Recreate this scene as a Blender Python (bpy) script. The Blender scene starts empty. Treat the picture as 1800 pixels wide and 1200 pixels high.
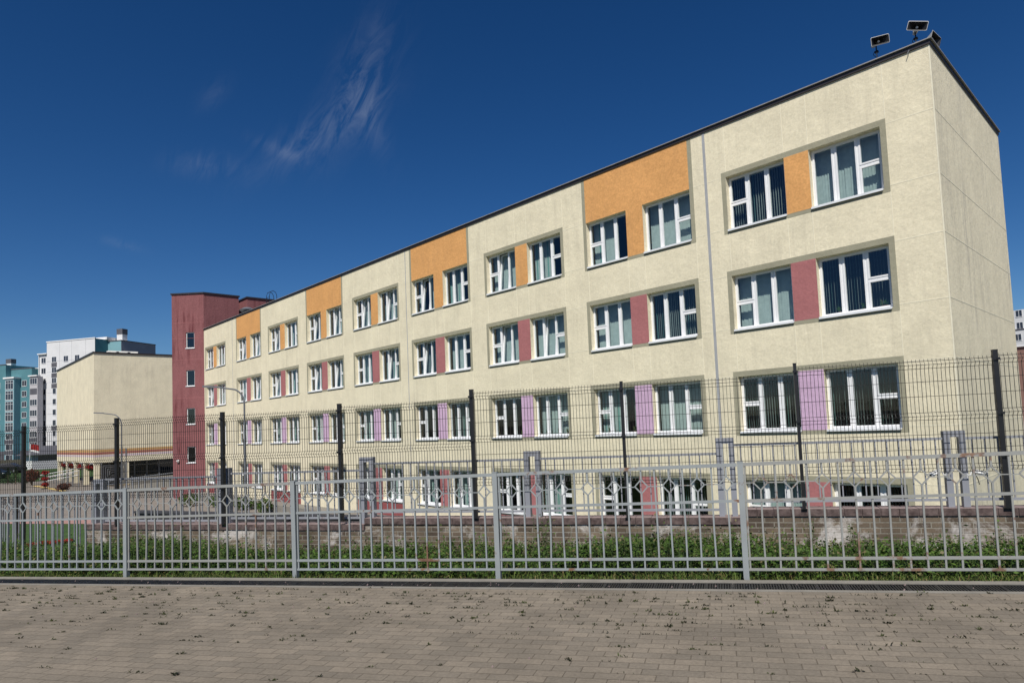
import bpy, math, random
from math import sin, cos, pi, radians
from mathutils import Matrix, Vector, noise
import numpy as np
random.seed(11)
scn = bpy.context.scene
COL = scn.collection

# ---------------------------------------------------------------- camera, sky, sun
CAM = Vector((4.2246, -19.3778, 1.62))
RIGHT = Vector((0.700936, 0.711918, -0.043154)); UP = Vector((0.074032, -0.012445, 0.997178)); FWD = Vector((-0.709372, 0.702153, 0.061428))
cd = bpy.data.cameras.new('camera'); cam = bpy.data.objects.new('camera', cd); COL.objects.link(cam)
cam.matrix_world = Matrix(((RIGHT.x, UP.x, -FWD.x, CAM.x), (RIGHT.y, UP.y, -FWD.y, CAM.y), (RIGHT.z, UP.z, -FWD.z, CAM.z), (0, 0, 0, 1)))
cd.sensor_fit = 'HORIZONTAL'; cd.sensor_width = 36.0
cd.lens = 36.0 * 1139.23 / 1800.0
cd.shift_x = -(942.76 - 900) / 1800.0; cd.shift_y = (675.48 - 600) / 1800.0
cd.clip_start = 0.05; cd.clip_end = 6000
scn.camera = cam

SUN_AZ = radians(-56); SUN_EL = radians(50)
SUN = Vector((cos(SUN_AZ) * cos(SUN_EL), sin(SUN_AZ) * cos(SUN_EL), sin(SUN_EL)))
world = bpy.data.worlds.new("World"); scn.world = world; world.use_nodes = True
wn = world.node_tree.nodes; wl = world.node_tree.links; wn.clear()
def N(nodes, t, **kw):
    n = nodes.new(t)
    for k, v in kw.items():
        if k == 'inp':
            for a, b in v.items(): n.inputs[a].default_value = b
        else: setattr(n, k, v)
    return n
sky = N(wn, 'ShaderNodeTexSky', sky_type='NISHITA', sun_disc=False, sun_elevation=SUN_EL,
        sun_rotation=math.atan2(SUN.x, SUN.y), altitude=200, air_density=0.9, dust_density=0.35, ozone_density=4.5)
gam = N(wn, 'ShaderNodeGamma', inp={'Gamma': 1.19})
hsv = N(wn, 'ShaderNodeHueSaturation', inp={'Hue': 0.504, 'Saturation': 1.20, 'Value': 0.53})
tc = N(wn, 'ShaderNodeTexCoord')
wl.new(sky.outputs[0], gam.inputs[0]); wl.new(gam.outputs[0], hsv.inputs['Color'])
# thin cirrus wisps, fixed directions in the sky
def sky_blob(cx, cy, rx, ry, tilt):
    """soft elliptical mask round a fixed direction"""
    d = (RIGHT * ((cx - 942.76) / 1139.23) + UP * (-(cy - 675.48) / 1139.23) + FWD).normalized()
    side = d.cross(Vector((0, 0, 1))).normalized(); upv = side.cross(d)
    a = side * cos(tilt) + upv * sin(tilt); b = -side * sin(tilt) + upv * cos(tilt)
    outs = []
    for ax, r in ((a, rx), (b, ry)):
        dt = N(wn, 'ShaderNodeVectorMath', operation='DOT_PRODUCT'); wl.new(tc.outputs['Generated'], dt.inputs[0]); dt.inputs[1].default_value = ax
        m = N(wn, 'ShaderNodeMath', operation='DIVIDE'); wl.new(dt.outputs['Value'], m.inputs[0]); m.inputs[1].default_value = r
        p = N(wn, 'ShaderNodeMath', operation='MULTIPLY'); wl.new(m.outputs[0], p.inputs[0]); wl.new(m.outputs[0], p.inputs[1]); outs.append(p)
    s = N(wn, 'ShaderNodeMath', operation='ADD'); wl.new(outs[0].outputs[0], s.inputs[0]); wl.new(outs[1].outputs[0], s.inputs[1])
    dt = N(wn, 'ShaderNodeVectorMath', operation='DOT_PRODUCT'); wl.new(tc.outputs['Generated'], dt.inputs[0]); dt.inputs[1].default_value = d
    front = N(wn, 'ShaderNodeMath', operation='GREATER_THAN'); wl.new(dt.outputs['Value'], front.inputs[0]); front.inputs[1].default_value = 0.3
    e = N(wn, 'ShaderNodeMath', operation='MULTIPLY'); wl.new(s.outputs[0], e.inputs[0]); e.inputs[1].default_value = -1.0
    ex = N(wn, 'ShaderNodeMath', operation='EXPONENT'); wl.new(e.outputs[0], ex.inputs[0])
    r = N(wn, 'ShaderNodeMath', operation='MULTIPLY'); wl.new(ex.outputs[0], r.inputs[0]); wl.new(front.outputs[0], r.inputs[1])
    return r
blobs = [(632, 150, .080, .028, 1.15, .85), (560, 235, .085, .022, .62, .9), (650, 205, .05, .016, 1.9, .8), (357, 290, .035, .014, .1, .75), (375, 165, .022, .010, .9, .45), (495, 265, .035, .008, -.3, .8), (215, 430, .02, .006, -.2, .6)]
acc = None
for cx, cy, rx, ry, tl, amp in blobs:
    b = sky_blob(cx, cy, rx, ry, tl)
    mu = N(wn, 'ShaderNodeMath', operation='MULTIPLY'); wl.new(b.outputs[0], mu.inputs[0]); mu.inputs[1].default_value = amp
    if acc is None: acc = mu
    else:
        ad = N(wn, 'ShaderNodeMath', operation='ADD'); wl.new(acc.outputs[0], ad.inputs[0]); wl.new(mu.outputs[0], ad.inputs[1]); acc = ad
cmb = N(wn, 'ShaderNodeCombineXYZ')
d0 = (RIGHT * ((600 - 942.76) / 1139.23) + UP * (-(190 - 675.48) / 1139.23) + FWD).normalized(); sd0 = d0.cross(Vector((0, 0, 1))).normalized(); up0 = sd0.cross(d0)
for nm, ax in (('X', (sd0 * .50 + up0 * .86) * 14), ('Y', (sd0 * .86 - up0 * .50) * 46), ('Z', d0 * 10)):
    dd = N(wn, 'ShaderNodeVectorMath', operation='DOT_PRODUCT'); wl.new(tc.outputs['Generated'], dd.inputs[0]); dd.inputs[1].default_value = ax; wl.new(dd.outputs['Value'], cmb.inputs[nm])
nz = N(wn, 'ShaderNodeTexNoise', inp={'Scale': 1.0, 'Detail': 10.0, 'Roughness': 0.66, 'Distortion': .9}); wl.new(cmb.outputs[0], nz.inputs['Vector'])
cr = N(wn, 'ShaderNodeMapRange', inp={'From Min': .40, 'From Max': .85, 'To Min': 0.0, 'To Max': 1.0}); wl.new(nz.outputs['Fac'], cr.inputs['Value'])
cm = N(wn, 'ShaderNodeMath', operation='MULTIPLY'); wl.new(cr.outputs[0], cm.inputs[0]); wl.new(acc.outputs[0], cm.inputs[1])
cm2 = N(wn, 'ShaderNodeMath', operation='MULTIPLY', use_clamp=True); wl.new(cm.outputs[0], cm2.inputs[0]); cm2.inputs[1].default_value = 0.26
cmix = N(wn, 'ShaderNodeMixRGB'); wl.new(cm2.outputs[0], cmix.inputs[0]); wl.new(hsv.outputs[0], cmix.inputs[1]); cmix.inputs[2].default_value = (4.2, 4.8, 6.0, 1)
bg = N(wn, 'ShaderNodeBackground', inp={'Strength': 0.095}); wl.new(cmix.outputs[0], bg.inputs['Color'])
wo = N(wn, 'ShaderNodeOutputWorld'); wl.new(bg.outputs[0], wo.inputs[0])
sd = bpy.data.lights.new('sun', 'SUN'); sun = bpy.data.objects.new('sun', sd); COL.objects.link(sun)
sd.energy = 4.9; sd.angle = radians(0.53); sd.color = (1.0, 0.955, 0.88)
sun.rotation_euler = SUN.to_track_quat('Z', 'Y').to_euler(); sun.location = (20, -40, 60)
scn.view_settings.view_transform = 'Standard'; scn.view_settings.look = 'None'
scn.view_settings.exposure = 0.0; scn.view_settings.gamma = 1.0
scn.cycles.max_bounces = 8; scn.cycles.transparent_max_bounces = 16

# ---------------------------------------------------------------- helpers
class MB:
    def __init__(s): s.v = []; s.f = []; s.m = []
    def face(s, pts, m=0):
        n = len(s.v); s.v += [tuple(p) for p in pts]; s.f.append(tuple(range(n, n + len(pts)))); s.m.append(m)
    def box(s, x0, x1, y0, y1, z0, z1, m=0, M=None):
        c = [(x0, y0, z0), (x1, y0, z0), (x1, y1, z0), (x0, y1, z0), (x0, y0, z1), (x1, y0, z1), (x1, y1, z1), (x0, y1, z1)]
        if M is not None: c = [tuple(M @ Vector(p)) for p in c]
        n = len(s.v); s.v += c
        for q in ((0, 3, 2, 1), (4, 5, 6, 7), (0, 1, 5, 4), (1, 2, 6, 5), (2, 3, 7, 6), (3, 0, 4, 7)):
            s.f.append(tuple(n + i for i in q)); s.m.append(m)
    def tube(s, pts, r, k=6, m=0, caps=True, r2=None):
        pts = [Vector(p) for p in pts]; rings = []
        for i, p in enumerate(pts):
            d = (pts[min(i + 1, len(pts) - 1)] - pts[max(i - 1, 0)])
            if d.length < 1e-9: d = Vector((0, 0, 1))
            d.normalize()
            a = d.cross(Vector((0, 0, 1)))
            if a.length < 0.1: a = d.cross(Vector((0, 1, 0)))
            a.normalize(); b = d.cross(a)
            rr = r if r2 is None else r + (r2 - r) * i / max(1, len(pts) - 1)
            n = len(s.v); rings.append(n)
            for j in range(k):
                t = 2 * pi * (j + .5) / k; s.v.append(tuple(p + a * (rr * cos(t)) + b * (rr * sin(t))))
        for i in range(len(rings) - 1):
            for j in range(k):
                q = (j + 1) % k
                s.f.append((rings[i] + j, rings[i] + q, rings[i + 1] + q, rings[i + 1] + j)); s.m.append(m)
        if caps:
            s.f.append(tuple(rings[0] + j for j in range(k))[::-1]); s.m.append(m)
            s.f.append(tuple(rings[-1] + j for j in range(k))); s.m.append(m)
    def bar(s, a, b, w, h=None, m=0):
        """square bar between two points"""
        s.tube([a, b], w * .7071, 4, m)
    def prism(s, poly, z0, z1, m=0, mt=None):
        n = len(poly)
        for i in range(n):
            a, b = poly[i], poly[(i + 1) % n]
            s.face([(a[0], a[1], z0), (b[0], b[1], z0), (b[0], b[1], z1), (a[0], a[1], z1)], m)
        s.face([(p[0], p[1], z1) for p in poly], m if mt is None else mt); s.face([(p[0], p[1], z0) for p in poly][::-1], m)
    def mesh(s, name, mats):
        me = bpy.data.meshes.new(name); me.from_pydata(s.v, [], s.f)
        for m in (mats if isinstance(mats, (list, tuple)) else [mats]): me.materials.append(m)
        if any(s.m): me.polygons.foreach_set('material_index', s.m)
        me.update(); return me
    def build(s, name, mats, parent=None, loc=None, rot=None):
        return put(name, s.mesh(name, mats), parent, loc, rot)
def put(name, me, parent=None, loc=None, rot=None):
    o = bpy.data.objects.new(name, me); COL.objects.link(o)
    if parent is not None: o.parent = parent
    if loc is not None: o.location = loc
    if rot is not None: o.rotation_euler = rot if hasattr(rot, '__len__') else (0, 0, rot)
    return o
def smooth(o):
    for p in o.data.polygons: p.use_smooth = True
    return o
def thing(name, label, cat, loc=(0, 0, 0), rot=0, group=None):
    o = bpy.data.objects.new(name, None); o.empty_display_size = .2; COL.objects.link(o)
    o.location = loc; o.rotation_euler = (0, 0, rot); return tag(o, label, cat, group)
def tag(o, label, cat, group=None, kind=None):
    o['label'] = label; o['category'] = cat
    if group: o['group'] = group
    if kind: o['kind'] = kind
    return o
def struct(o): o['kind'] = 'structure'; return o
def copy_tree(o, parent=None):
    c = o.copy(); COL.objects.link(c)
    if parent is not None: c.parent = parent
    for ch in list(o.children): copy_tree(ch, c)
    return c

# ---------------------------------------------------------------- materials
def base(name, col, rough=.8, metallic=0.0, spec=.3):
    m = bpy.data.materials.new(name); m.use_nodes = True; nt = m.node_tree; b = nt.nodes['Principled BSDF']
    b.inputs['Base Color'].default_value = (*col, 1); b.inputs['Roughness'].default_value = rough; b.inputs['Metallic'].default_value = metallic
    b.inputs['Specular IOR Level'].default_value = spec
    return m, nt.nodes, nt.links, b
def mul(c, k): return tuple(x * k for x in c)
def ramp2(n, l, src, a, b, p0=0.0, p1=1.0):
    r = n.new('ShaderNodeValToRGB'); r.color_ramp.elements[0].position = p0; r.color_ramp.elements[1].position = p1
    r.color_ramp.elements[0].color = (*a, 1); r.color_ramp.elements[1].color = (*b, 1); l.new(src, r.inputs[0]); return r
def coords(n, l, scale=(1, 1, 1), rotz=0, kind='Object'):
    tc = n.new('ShaderNodeTexCoord'); mp = n.new('ShaderNodeMapping'); l.new(tc.outputs[kind], mp.inputs[0])
    mp.inputs['Scale'].default_value = scale; mp.inputs['Rotation'].default_value = (0, 0, rotz)
    oi = n.new('ShaderNodeObjectInfo'); ad = n.new('ShaderNodeVectorMath'); ad.operation = 'MULTIPLY_ADD'      # every object gets its own patch of the pattern
    l.new(oi.outputs['Random'], ad.inputs[0]); ad.inputs[1].default_value = (37.0, 23.0, 11.0); l.new(mp.outputs[0], ad.inputs[2]); return ad
def noisy(name, col, var=.12, scale=3.0, rough=.85, bump=0.0, bscale=60, col2=None, detail=6, metallic=0, spec=.3):
    m, n, l, b = base(name, col, rough, metallic, spec)
    mp = coords(n, l); t = N(n, 'ShaderNodeTexNoise', inp={'Scale': scale, 'Detail': detail, 'Roughness': .6}); l.new(mp.outputs[0], t.inputs['Vector'])
    r = ramp2(n, l, t.outputs['Fac'], mul(col, 1 - var), col2 or mul(col, 1 + var), .3, .7); l.new(r.outputs[0], b.inputs['Base Color'])
    if bump:
        t2 = N(n, 'ShaderNodeTexNoise', inp={'Scale': bscale, 'Detail': 3.0}); l.new(mp.outputs[0], t2.inputs['Vector'])
        bp = N(n, 'ShaderNodeBump', inp={'Strength': bump, 'Distance': .01}); l.new(t2.outputs['Fac'], bp.inputs['Height']); l.new(bp.outputs[0], b.inputs['Normal'])
    return m
def stucco(name, col, grime=.35, gcol=(.27, .255, .21), rough=.92, streak=True, tex=1.0):
    """rough dash render: fine grain, soft mottling, vertical run-off streaks"""
    m, n, l, b = base(name, col, rough, 0, .2)
    mp = coords(n, l)
    t = N(n, 'ShaderNodeTexNoise', inp={'Scale': .9, 'Detail': 8.0, 'Roughness': .62}); l.new(mp.outputs[0], t.inputs['Vector'])
    r = ramp2(n, l, t.outputs['Fac'], mul(col, .92), mul(col, 1.05), .34, .66)
    # blotchy grain
    g = N(n, 'ShaderNodeTexNoise', inp={'Scale': 14.0, 'Detail': 5.0, 'Roughness': .7}); l.new(mp.outputs[0], g.inputs['Vector'])
    gr = N(n, 'ShaderNodeMapRange', inp={'From Min': .3, 'From Max': .72, 'To Min': 1 - .14 * tex, 'To Max': 1 + .07 * tex}); l.new(g.outputs['Fac'], gr.inputs['Value'])
    mx = N(n, 'ShaderNodeMixRGB', blend_type='MULTIPLY', inp={'Fac': 1.0}); l.new(r.outputs[0], mx.inputs[1]); l.new(gr.outputs[0], mx.inputs[2])
    # streaks: noise stretched along z
    mp2 = coords(n, l, (2.6, 2.6, .22)); s = N(n, 'ShaderNodeTexNoise', inp={'Scale': 1.4, 'Detail': 7.0, 'Roughness': .68, 'Distortion': .35}); l.new(mp2.outputs[0], s.inputs['Vector'])
    t3 = N(n, 'ShaderNodeTexNoise', inp={'Scale': .35, 'Detail': 3.0}); l.new(mp.outputs[0], t3.inputs['Vector'])
    sr = N(n, 'ShaderNodeMapRange', inp={'From Min': .47, 'From Max': .66, 'To Min': 0, 'To Max': 1}); l.new(s.outputs['Fac'], sr.inputs['Value'])
    sr2 = N(n, 'ShaderNodeMapRange', inp={'From Min': .4, 'From Max': .62, 'To Min': 0.15, 'To Max': 1}); l.new(t3.outputs['Fac'], sr2.inputs['Value'])
    mm = N(n, 'ShaderNodeMath', operation='MULTIPLY', use_clamp=True); l.new(sr.outputs[0], mm.inputs[0]); l.new(sr2.outputs[0], mm.inputs[1])
    m2 = N(n, 'ShaderNodeMath', operation='MULTIPLY', use_clamp=True); l.new(mm.outputs[0], m2.inputs[0]); m2.inputs[1].default_value = grime
    mx2 = N(n, 'ShaderNodeMixRGB', blend_type='MIX'); l.new(m2.outputs[0], mx2.inputs[0]); l.new(mx.outputs[0], mx2.inputs[1]); mx2.inputs[2].default_value = (*gcol, 1)
    l.new(mx2.outputs[0], b.inputs['Base Color'])
    fb = N(n, 'ShaderNodeTexNoise', inp={'Scale': 45.0, 'Detail': 4.0, 'Roughness': .7}); l.new(mp.outputs[0], fb.inputs['Vector'])
    bp = N(n, 'ShaderNodeBump', inp={'Strength': .55, 'Distance': .012}); l.new(fb.outputs['Fac'], bp.inputs['Height'])
    b2 = N(n, 'ShaderNodeTexNoise', inp={'Scale': 5.0, 'Detail': 3.0}); l.new(mp.outputs[0], b2.inputs['Vector'])
    bp2 = N(n, 'ShaderNodeBump', inp={'Strength': .35, 'Distance': .04}); l.new(b2.outputs['Fac'], bp2.inputs['Height']); l.new(bp.outputs[0], bp2.inputs['Normal'])
    l.new(bp2.outputs[0], b.inputs['Normal'])
    return m
def painted_metal(name, col, rust=.5, thr=.60, scale=2.2, rough=.5):
    m, n, l, b = base(name, col, rough, 0, .4)
    mp = coords(n, l, kind='Object'); t = N(n, 'ShaderNodeTexNoise', inp={'Scale': scale, 'Detail': 7.0, 'Roughness': .7}); l.new(mp.outputs[0], t.inputs['Vector'])
    dirt = ramp2(n, l, t.outputs['Fac'], mul(col, .9), mul(col, 1.08), .3, .7)
    mr = N(n, 'ShaderNodeMapRange', inp={'From Min': thr, 'From Max': thr + .05, 'To Min': 0, 'To Max': rust}); l.new(t.outputs['Fac'], mr.inputs['Value'])
    t2 = N(n, 'ShaderNodeTexNoise', inp={'Scale': 14.0, 'Detail': 4.0}); l.new(mp.outputs[0], t2.inputs['Vector'])
    rc = ramp2(n, l, t2.outputs['Fac'], (.10, .035, .016), (.21, .10, .05), .35, .65)
    mx = N(n, 'ShaderNodeMixRGB'); l.new(mr.outputs[0], mx.inputs[0]); l.new(dirt.outputs[0], mx.inputs[1]); l.new(rc.outputs[0], mx.inputs[2])
    l.new(mx.outputs[0], b.inputs['Base Color'])
    return m
def foliage(name, c1, c2, c3=None, rough=.6):
    m, n, l, b = base(name, c1, rough, 0, .25)
    mp = coords(n, l); t = N(n, 'ShaderNodeTexNoise', inp={'Scale': 9.0, 'Detail': 4.0}); l.new(mp.outputs[0], t.inputs['Vector'])
    r = ramp2(n, l, t.outputs['Fac'], c1, c2, .35, .65)
    g = N(n, 'ShaderNodeNewGeometry'); w = N(n, 'ShaderNodeTexWhiteNoise'); w.noise_dimensions = '1D'
    l.new(g.outputs['Random Per Island'], w.inputs['W'])
    mr = N(n, 'ShaderNodeMapRange', inp={'From Min': 0, 'From Max': 1, 'To Min': .6, 'To Max': 1.45}); l.new(w.outputs['Value'], mr.inputs['Value'])
    mx = N(n, 'ShaderNodeMixRGB', blend_type='MULTIPLY', inp={'Fac': 1.0}); l.new(r.outputs[0], mx.inputs[1]); l.new(mr.outputs[0], mx.inputs[2])
    out = mx
    if c3:
        w2 = N(n, 'ShaderNodeMath', operation='GREATER_THAN'); l.new(w.outputs['Value'], w2.inputs[0]); w2.inputs[1].default_value = .88
        mx3 = N(n, 'ShaderNodeMixRGB'); l.new(w2.outputs[0], mx3.inputs[0]); l.new(mx.outputs[0], mx3.inputs[1]); mx3.inputs[2].default_value = (*c3, 1); out = mx3
    l.new(out.outputs[0], b.inputs['Base Color'])
    tr = N(n, 'ShaderNodeBsdfTranslucent'); l.new(out.outputs[0], tr.inputs['Color']); ms = N(n, 'ShaderNodeMixShader', inp={'Fac': .2})
    o = n['Material Output']; l.new(b.outputs[0], ms.inputs[1]); l.new(tr.outputs[0], ms.inputs[2]); l.new(ms.outputs[0], o.inputs[0])
    return m
def glass_mat(name, tint=(.75, .84, .82), refl=1.0):
    m = bpy.data.materials.new(name); m.use_nodes = True; n = m.node_tree.nodes; l = m.node_tree.links; n.clear()
    tr = N(n, 'ShaderNodeBsdfTransparent', inp={'Color': (*tint, 1)}); gl = N(n, 'ShaderNodeBsdfGlossy', inp={'Color': (.95, .97, 1, 1), 'Roughness': .01})
    ge = N(n, 'ShaderNodeNewGeometry'); dt = N(n, 'ShaderNodeVectorMath', operation='DOT_PRODUCT'); l.new(ge.outputs['Incoming'], dt.inputs[0]); l.new(ge.outputs['Normal'], dt.inputs[1])
    ab = N(n, 'ShaderNodeMath', operation='ABSOLUTE'); l.new(dt.outputs['Value'], ab.inputs[0]); om = N(n, 'ShaderNodeMath', operation='SUBTRACT'); om.inputs[0].default_value = 1.0; l.new(ab.outputs[0], om.inputs[1])
    pw = N(n, 'ShaderNodeMath', operation='POWER'); l.new(om.outputs[0], pw.inputs[0]); pw.inputs[1].default_value = 5.0
    mr = N(n, 'ShaderNodeMath', operation='MULTIPLY_ADD', use_clamp=True); l.new(pw.outputs[0], mr.inputs[0]); mr.inputs[1].default_value = .92; mr.inputs[2].default_value = .08 * refl
    mp = coords(n, l); t = N(n, 'ShaderNodeTexNoise', inp={'Scale': .8, 'Detail': 1.0}); l.new(mp.outputs[0], t.inputs['Vector'])
    bp = N(n, 'ShaderNodeBump', inp={'Strength': .04, 'Distance': .05}); l.new(t.outputs['Fac'], bp.inputs['Height']); l.new(bp.outputs[0], gl.inputs['Normal'])
    ms = N(n, 'ShaderNodeMixShader'); l.new(mr.outputs[0], ms.inputs[0]); l.new(tr.outputs[0], ms.inputs[1]); l.new(gl.outputs[0], ms.inputs[2])
    o = N(n, 'ShaderNodeOutputMaterial'); l.new(ms.outputs[0], o.inputs[0]); return m

CREAM = (.81, .73, .535)
M_cream = stucco('cream_render', CREAM, .36, gcol=(.50, .45, .34))
M_cream_side = stucco('cream_render_weathered_brightened', mul(CREAM, 1.06), .8, gcol=(.50, .46, .37))  # weather streaks, plus a base lightened to offset the end wall's weaker sun
M_olive = stucco('olive_render', (.345, .325, .235), .2, tex=.5)
M_orange = stucco('orange_render', (.74, .38, .14), .45, gcol=(.52, .28, .12), tex=1.5)
M_rose = stucco('dusty_rose_render', (.42, .165, .165), .15, gcol=(.25, .09, .10))
M_lilac = stucco('lilac_render', (.64, .44, .60), .2, gcol=(.45, .30, .44))
M_plinth = stucco('plinth_red_render', (.29, .085, .085), .2, gcol=(.2, .07, .07))
M_tower = stucco('maroon_render', (.26, .105, .108), .95, gcol=(.11, .028, .032), tex=2.2)
M_joint = noisy('joint_mortar', (.79, .73, .56), .08, 6)
M_jointstrip = noisy('joint_cover_paint', (.36, .365, .375), .08, 5, rough=.5)
M_flash = noisy('roof_flashing_brown', (.030, .024, .025), .2, 4, rough=.45, spec=.5)
M_flashtop = noisy('roof_flashing_top', (.30, .29, .29), .15, 4, rough=.5)
M_roof = noisy('bitumen_roof', (.06, .06, .06), .2, 3)
M_pvc = noisy('white_pvc', (.80, .80, .80), .03, 5, rough=.35, spec=.5)
M_sill = noisy('white_sill_metal', (.76, .77, .78), .06, 5, rough=.35, spec=.5)
M_glass = glass_mat('window_glass')
M_darkglass = glass_mat('dark_window_glass', (.25, .3, .3))
M_blind = noisy('blind_fabric', (.46, .50, .50), .1, 7, rough=.9)
M_blind2 = noisy('blind_fabric_teal', (.20, .36, .34), .1, 7, rough=.9)
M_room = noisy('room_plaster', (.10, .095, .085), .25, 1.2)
M_black = noisy('black_powder_coat', (.012, .012, .013), .2, 8, rough=.4, spec=.5)
M_wire = noisy('dark_mesh_wire', (.012, .011, .010), .2, 8, rough=.5, spec=.4)
M_greypaint = painted_metal('grey_blue_fence_paint', (.265, .288, .292), .9, .585, 2.0)
M_greypaint_rust = painted_metal('grey_fence_paint_rusty', (.27, .275, .26), .8, .57, 2.6)
M_pillar = painted_metal('grey_pillar_paint', (.25, .26, .29), .6, .70, 1.5)
M_rail2 = painted_metal('inner_rail_paint', (.25, .26, .285), .6, .64, 2.0)
M_concrete = noisy('concrete', (.225, .21, .18), .15, 6, bump=.3)
M_soil = noisy('dry_soil', (.055, .048, .028), .35, 7, bump=.4, bscale=30)
M_white = noisy('white_paint', (.78, .78, .77), .04, 5, rough=.5)
M_galv = noisy('galvanised_steel', (.30, .31, .32), .12, 8, rough=.4, metallic=.6)
M_greyplastic = noisy('horn_grey_plastic', (.50, .50, .48), .06, 8, rough=.45)
M_lampmetal = noisy('lamp_post_metal', (.16, .165, .18), .15, 8, rough=.5, metallic=.2)
M_rubber = noisy('black_rubber', (.015, .015, .015), .2, 8)
M_leaf = foliage('weed_leaves', (.034, .076, .012), (.074, .132, .023), (.14, .13, .05))
M_leaf2 = foliage('weed_leaves_light', (.065, .125, .018), (.10, .165, .03), (.17, .15, .07))
M_grass = foliage('grass_blades', (.060, .105, .018), (.12, .16, .035), (.22, .17, .07))
M_stem = noisy('weed_stems', (.045, .070, .025), .3, 10)
M_thuja = foliage('thuja_foliage', (.015, .035, .012), (.03, .055, .02))
M_redleaf = foliage('copper_leaves', (.10, .035, .026), (.16, .07, .045))
M_redflower = foliage('red_petals', (.22, .014, .014), (.38, .03, .025))
M_bark = noisy('bark', (.10, .075, .055), .3, 12)

def brick_mat(name, cols, mortar, bw, rh, mort, efflor=0.0, bump=.5, plane='xz', joints_rough=.9, dirt=.3, squash=1.0):
    m, n, l, b = base(name, cols[0], joints_rough, 0, .2)
    tc = n.new('ShaderNodeTexCoord'); sx = n.new('ShaderNodeSeparateXYZ'); l.new(tc.outputs['Object'], sx.inputs[0]); cx = n.new('ShaderNodeCombineXYZ')
    l.new(sx.outputs['X'], cx.inputs['X']); l.new(sx.outputs['Z' if plane == 'xz' else 'Y'], cx.inputs['Y'])
    # slightly wavy courses
    wob = N(n, 'ShaderNodeTexNoise', inp={'Scale': 3.0, 'Detail': 2.0}); l.new(cx.outputs[0], wob.inputs['Vector'])
    wv = N(n, 'ShaderNodeVectorMath', operation='MULTIPLY_ADD'); l.new(wob.outputs['Color'], wv.inputs[0]); wv.inputs[1].default_value = (.012, .008, 0); l.new(cx.outputs[0], wv.inputs[2])
    bt = N(n, 'ShaderNodeTexBrick', inp={'Color1': (*cols[0], 1), 'Color2': (*cols[1], 1), 'Mortar': (*mortar, 1), 'Scale': 1.0, 'Mortar Size': mort, 'Mortar Smooth': .25, 'Bias': 0.0, 'Brick Width': bw, 'Row Height': rh})
    l.new(wv.outputs[0], bt.inputs['Vector'])
    t = N(n, 'ShaderNodeTexNoise', inp={'Scale': 1.1, 'Detail': 8.0, 'Roughness': .65}); l.new(cx.outputs[0], t.inputs['Vector'])
    mr = N(n, 'ShaderNodeMapRange', inp={'From Min': .3, 'From Max': .7, 'To Min': 1 - dirt, 'To Max': 1 + dirt * .5}); l.new(t.outputs['Fac'], mr.inputs['Value'])
    mx = N(n, 'ShaderNodeMixRGB', blend_type='MULTIPLY', inp={'Fac': 1.0}); l.new(bt.outputs['Color'], mx.inputs[1]); l.new(mr.outputs[0], mx.inputs[2])
    t4 = N(n, 'ShaderNodeTexNoise', inp={'Scale': 40.0, 'Detail': 4.0, 'Roughness': .7}); l.new(cx.outputs[0], t4.inputs['Vector'])
    mr4 = N(n, 'ShaderNodeMapRange', inp={'From Min': .3, 'From Max': .7, 'To Min': .82, 'To Max': 1.15}); l.new(t4.outputs['Fac'], mr4.inputs['Value'])
    mx4 = N(n, 'ShaderNodeMixRGB', blend_type='MULTIPLY', inp={'Fac': 1.0}); l.new(mx.outputs[0], mx4.inputs[1]); l.new(mr4.outputs[0], mx4.inputs[2])
    out = mx4
    if efflor:
        e = N(n, 'ShaderNodeTexNoise', inp={'Scale': 1.1, 'Detail': 10.0, 'Roughness': .78, 'Distortion': .4}); l.new(cx.outputs[0], e.inputs['Vector'])
        em = N(n, 'ShaderNodeMapRange', inp={'From Min': .51, 'From Max': .63, 'To Min': 0, 'To Max': efflor}); l.new(e.outputs['Fac'], em.inputs['Value'])
        mx5 = N(n, 'ShaderNodeMixRGB'); l.new(em.outputs[0], mx5.inputs[0]); l.new(mx4.outputs[0], mx5.inputs[1]); mx5.inputs[2].default_value = (.58, .55, .52, 1); out = mx5
    l.new(out.outputs[0], b.inputs['Base Color'])
    inv = N(n, 'ShaderNodeMath', operation='SUBTRACT'); inv.inputs[0].default_value = 1.0; l.new(bt.outputs['Fac'], inv.inputs[1])
    ad = N(n, 'ShaderNodeMath', operation='MULTIPLY_ADD'); l.new(t4.outputs['Fac'], ad.inputs[0]); ad.inputs[1].default_value = .25; l.new(inv.outputs[0], ad.inputs[2])
    bp = N(n, 'ShaderNodeBump', inp={'Strength': bump, 'Distance': .008}); l.new(ad.outputs[0], bp.inputs['Height']); l.new(bp.outputs[0], b.inputs['Normal'])
    return m
M_pavers = brick_mat('grey_paving_blocks', ((.250, .212, .164), (.198, .171, .135)), (.145, .122, .092), .2, .1, .0038, 0, .7, 'xy', .85, .27)
M_brick = brick_mat('retaining_brick', ((.095, .072, .055), (.20, .155, .11)), (.27, .245, .20), .25, .075, .009, .85, .9, 'xz', .9, .45)
M_yard = brick_mat('yard_paving_blocks', ((.255, .225, .195), (.22, .195, .17)), (.165, .145, .125), .4, .2, .01, 0, .2, 'xy', .9, .12)
M_coping = noisy('purple_brown_coping', (.085, .056, .053), .45, 11, bump=.6, bscale=25, col2=(.17, .125, .115))
M_copetop = noisy('coping_top_pale', (.25, .19, .18), .2, 9, bump=.3, bscale=25)
M_lawn = noisy('lawn_green', (.040, .080, .018), .3, 1.6, bump=.6, bscale=40)
M_pinkpave = noisy('pink_paving', (.34, .20, .175), .1, 5)
M_yellow = noisy('yellow_tactile_paving', (.62, .46, .17), .1, 5)
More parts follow.
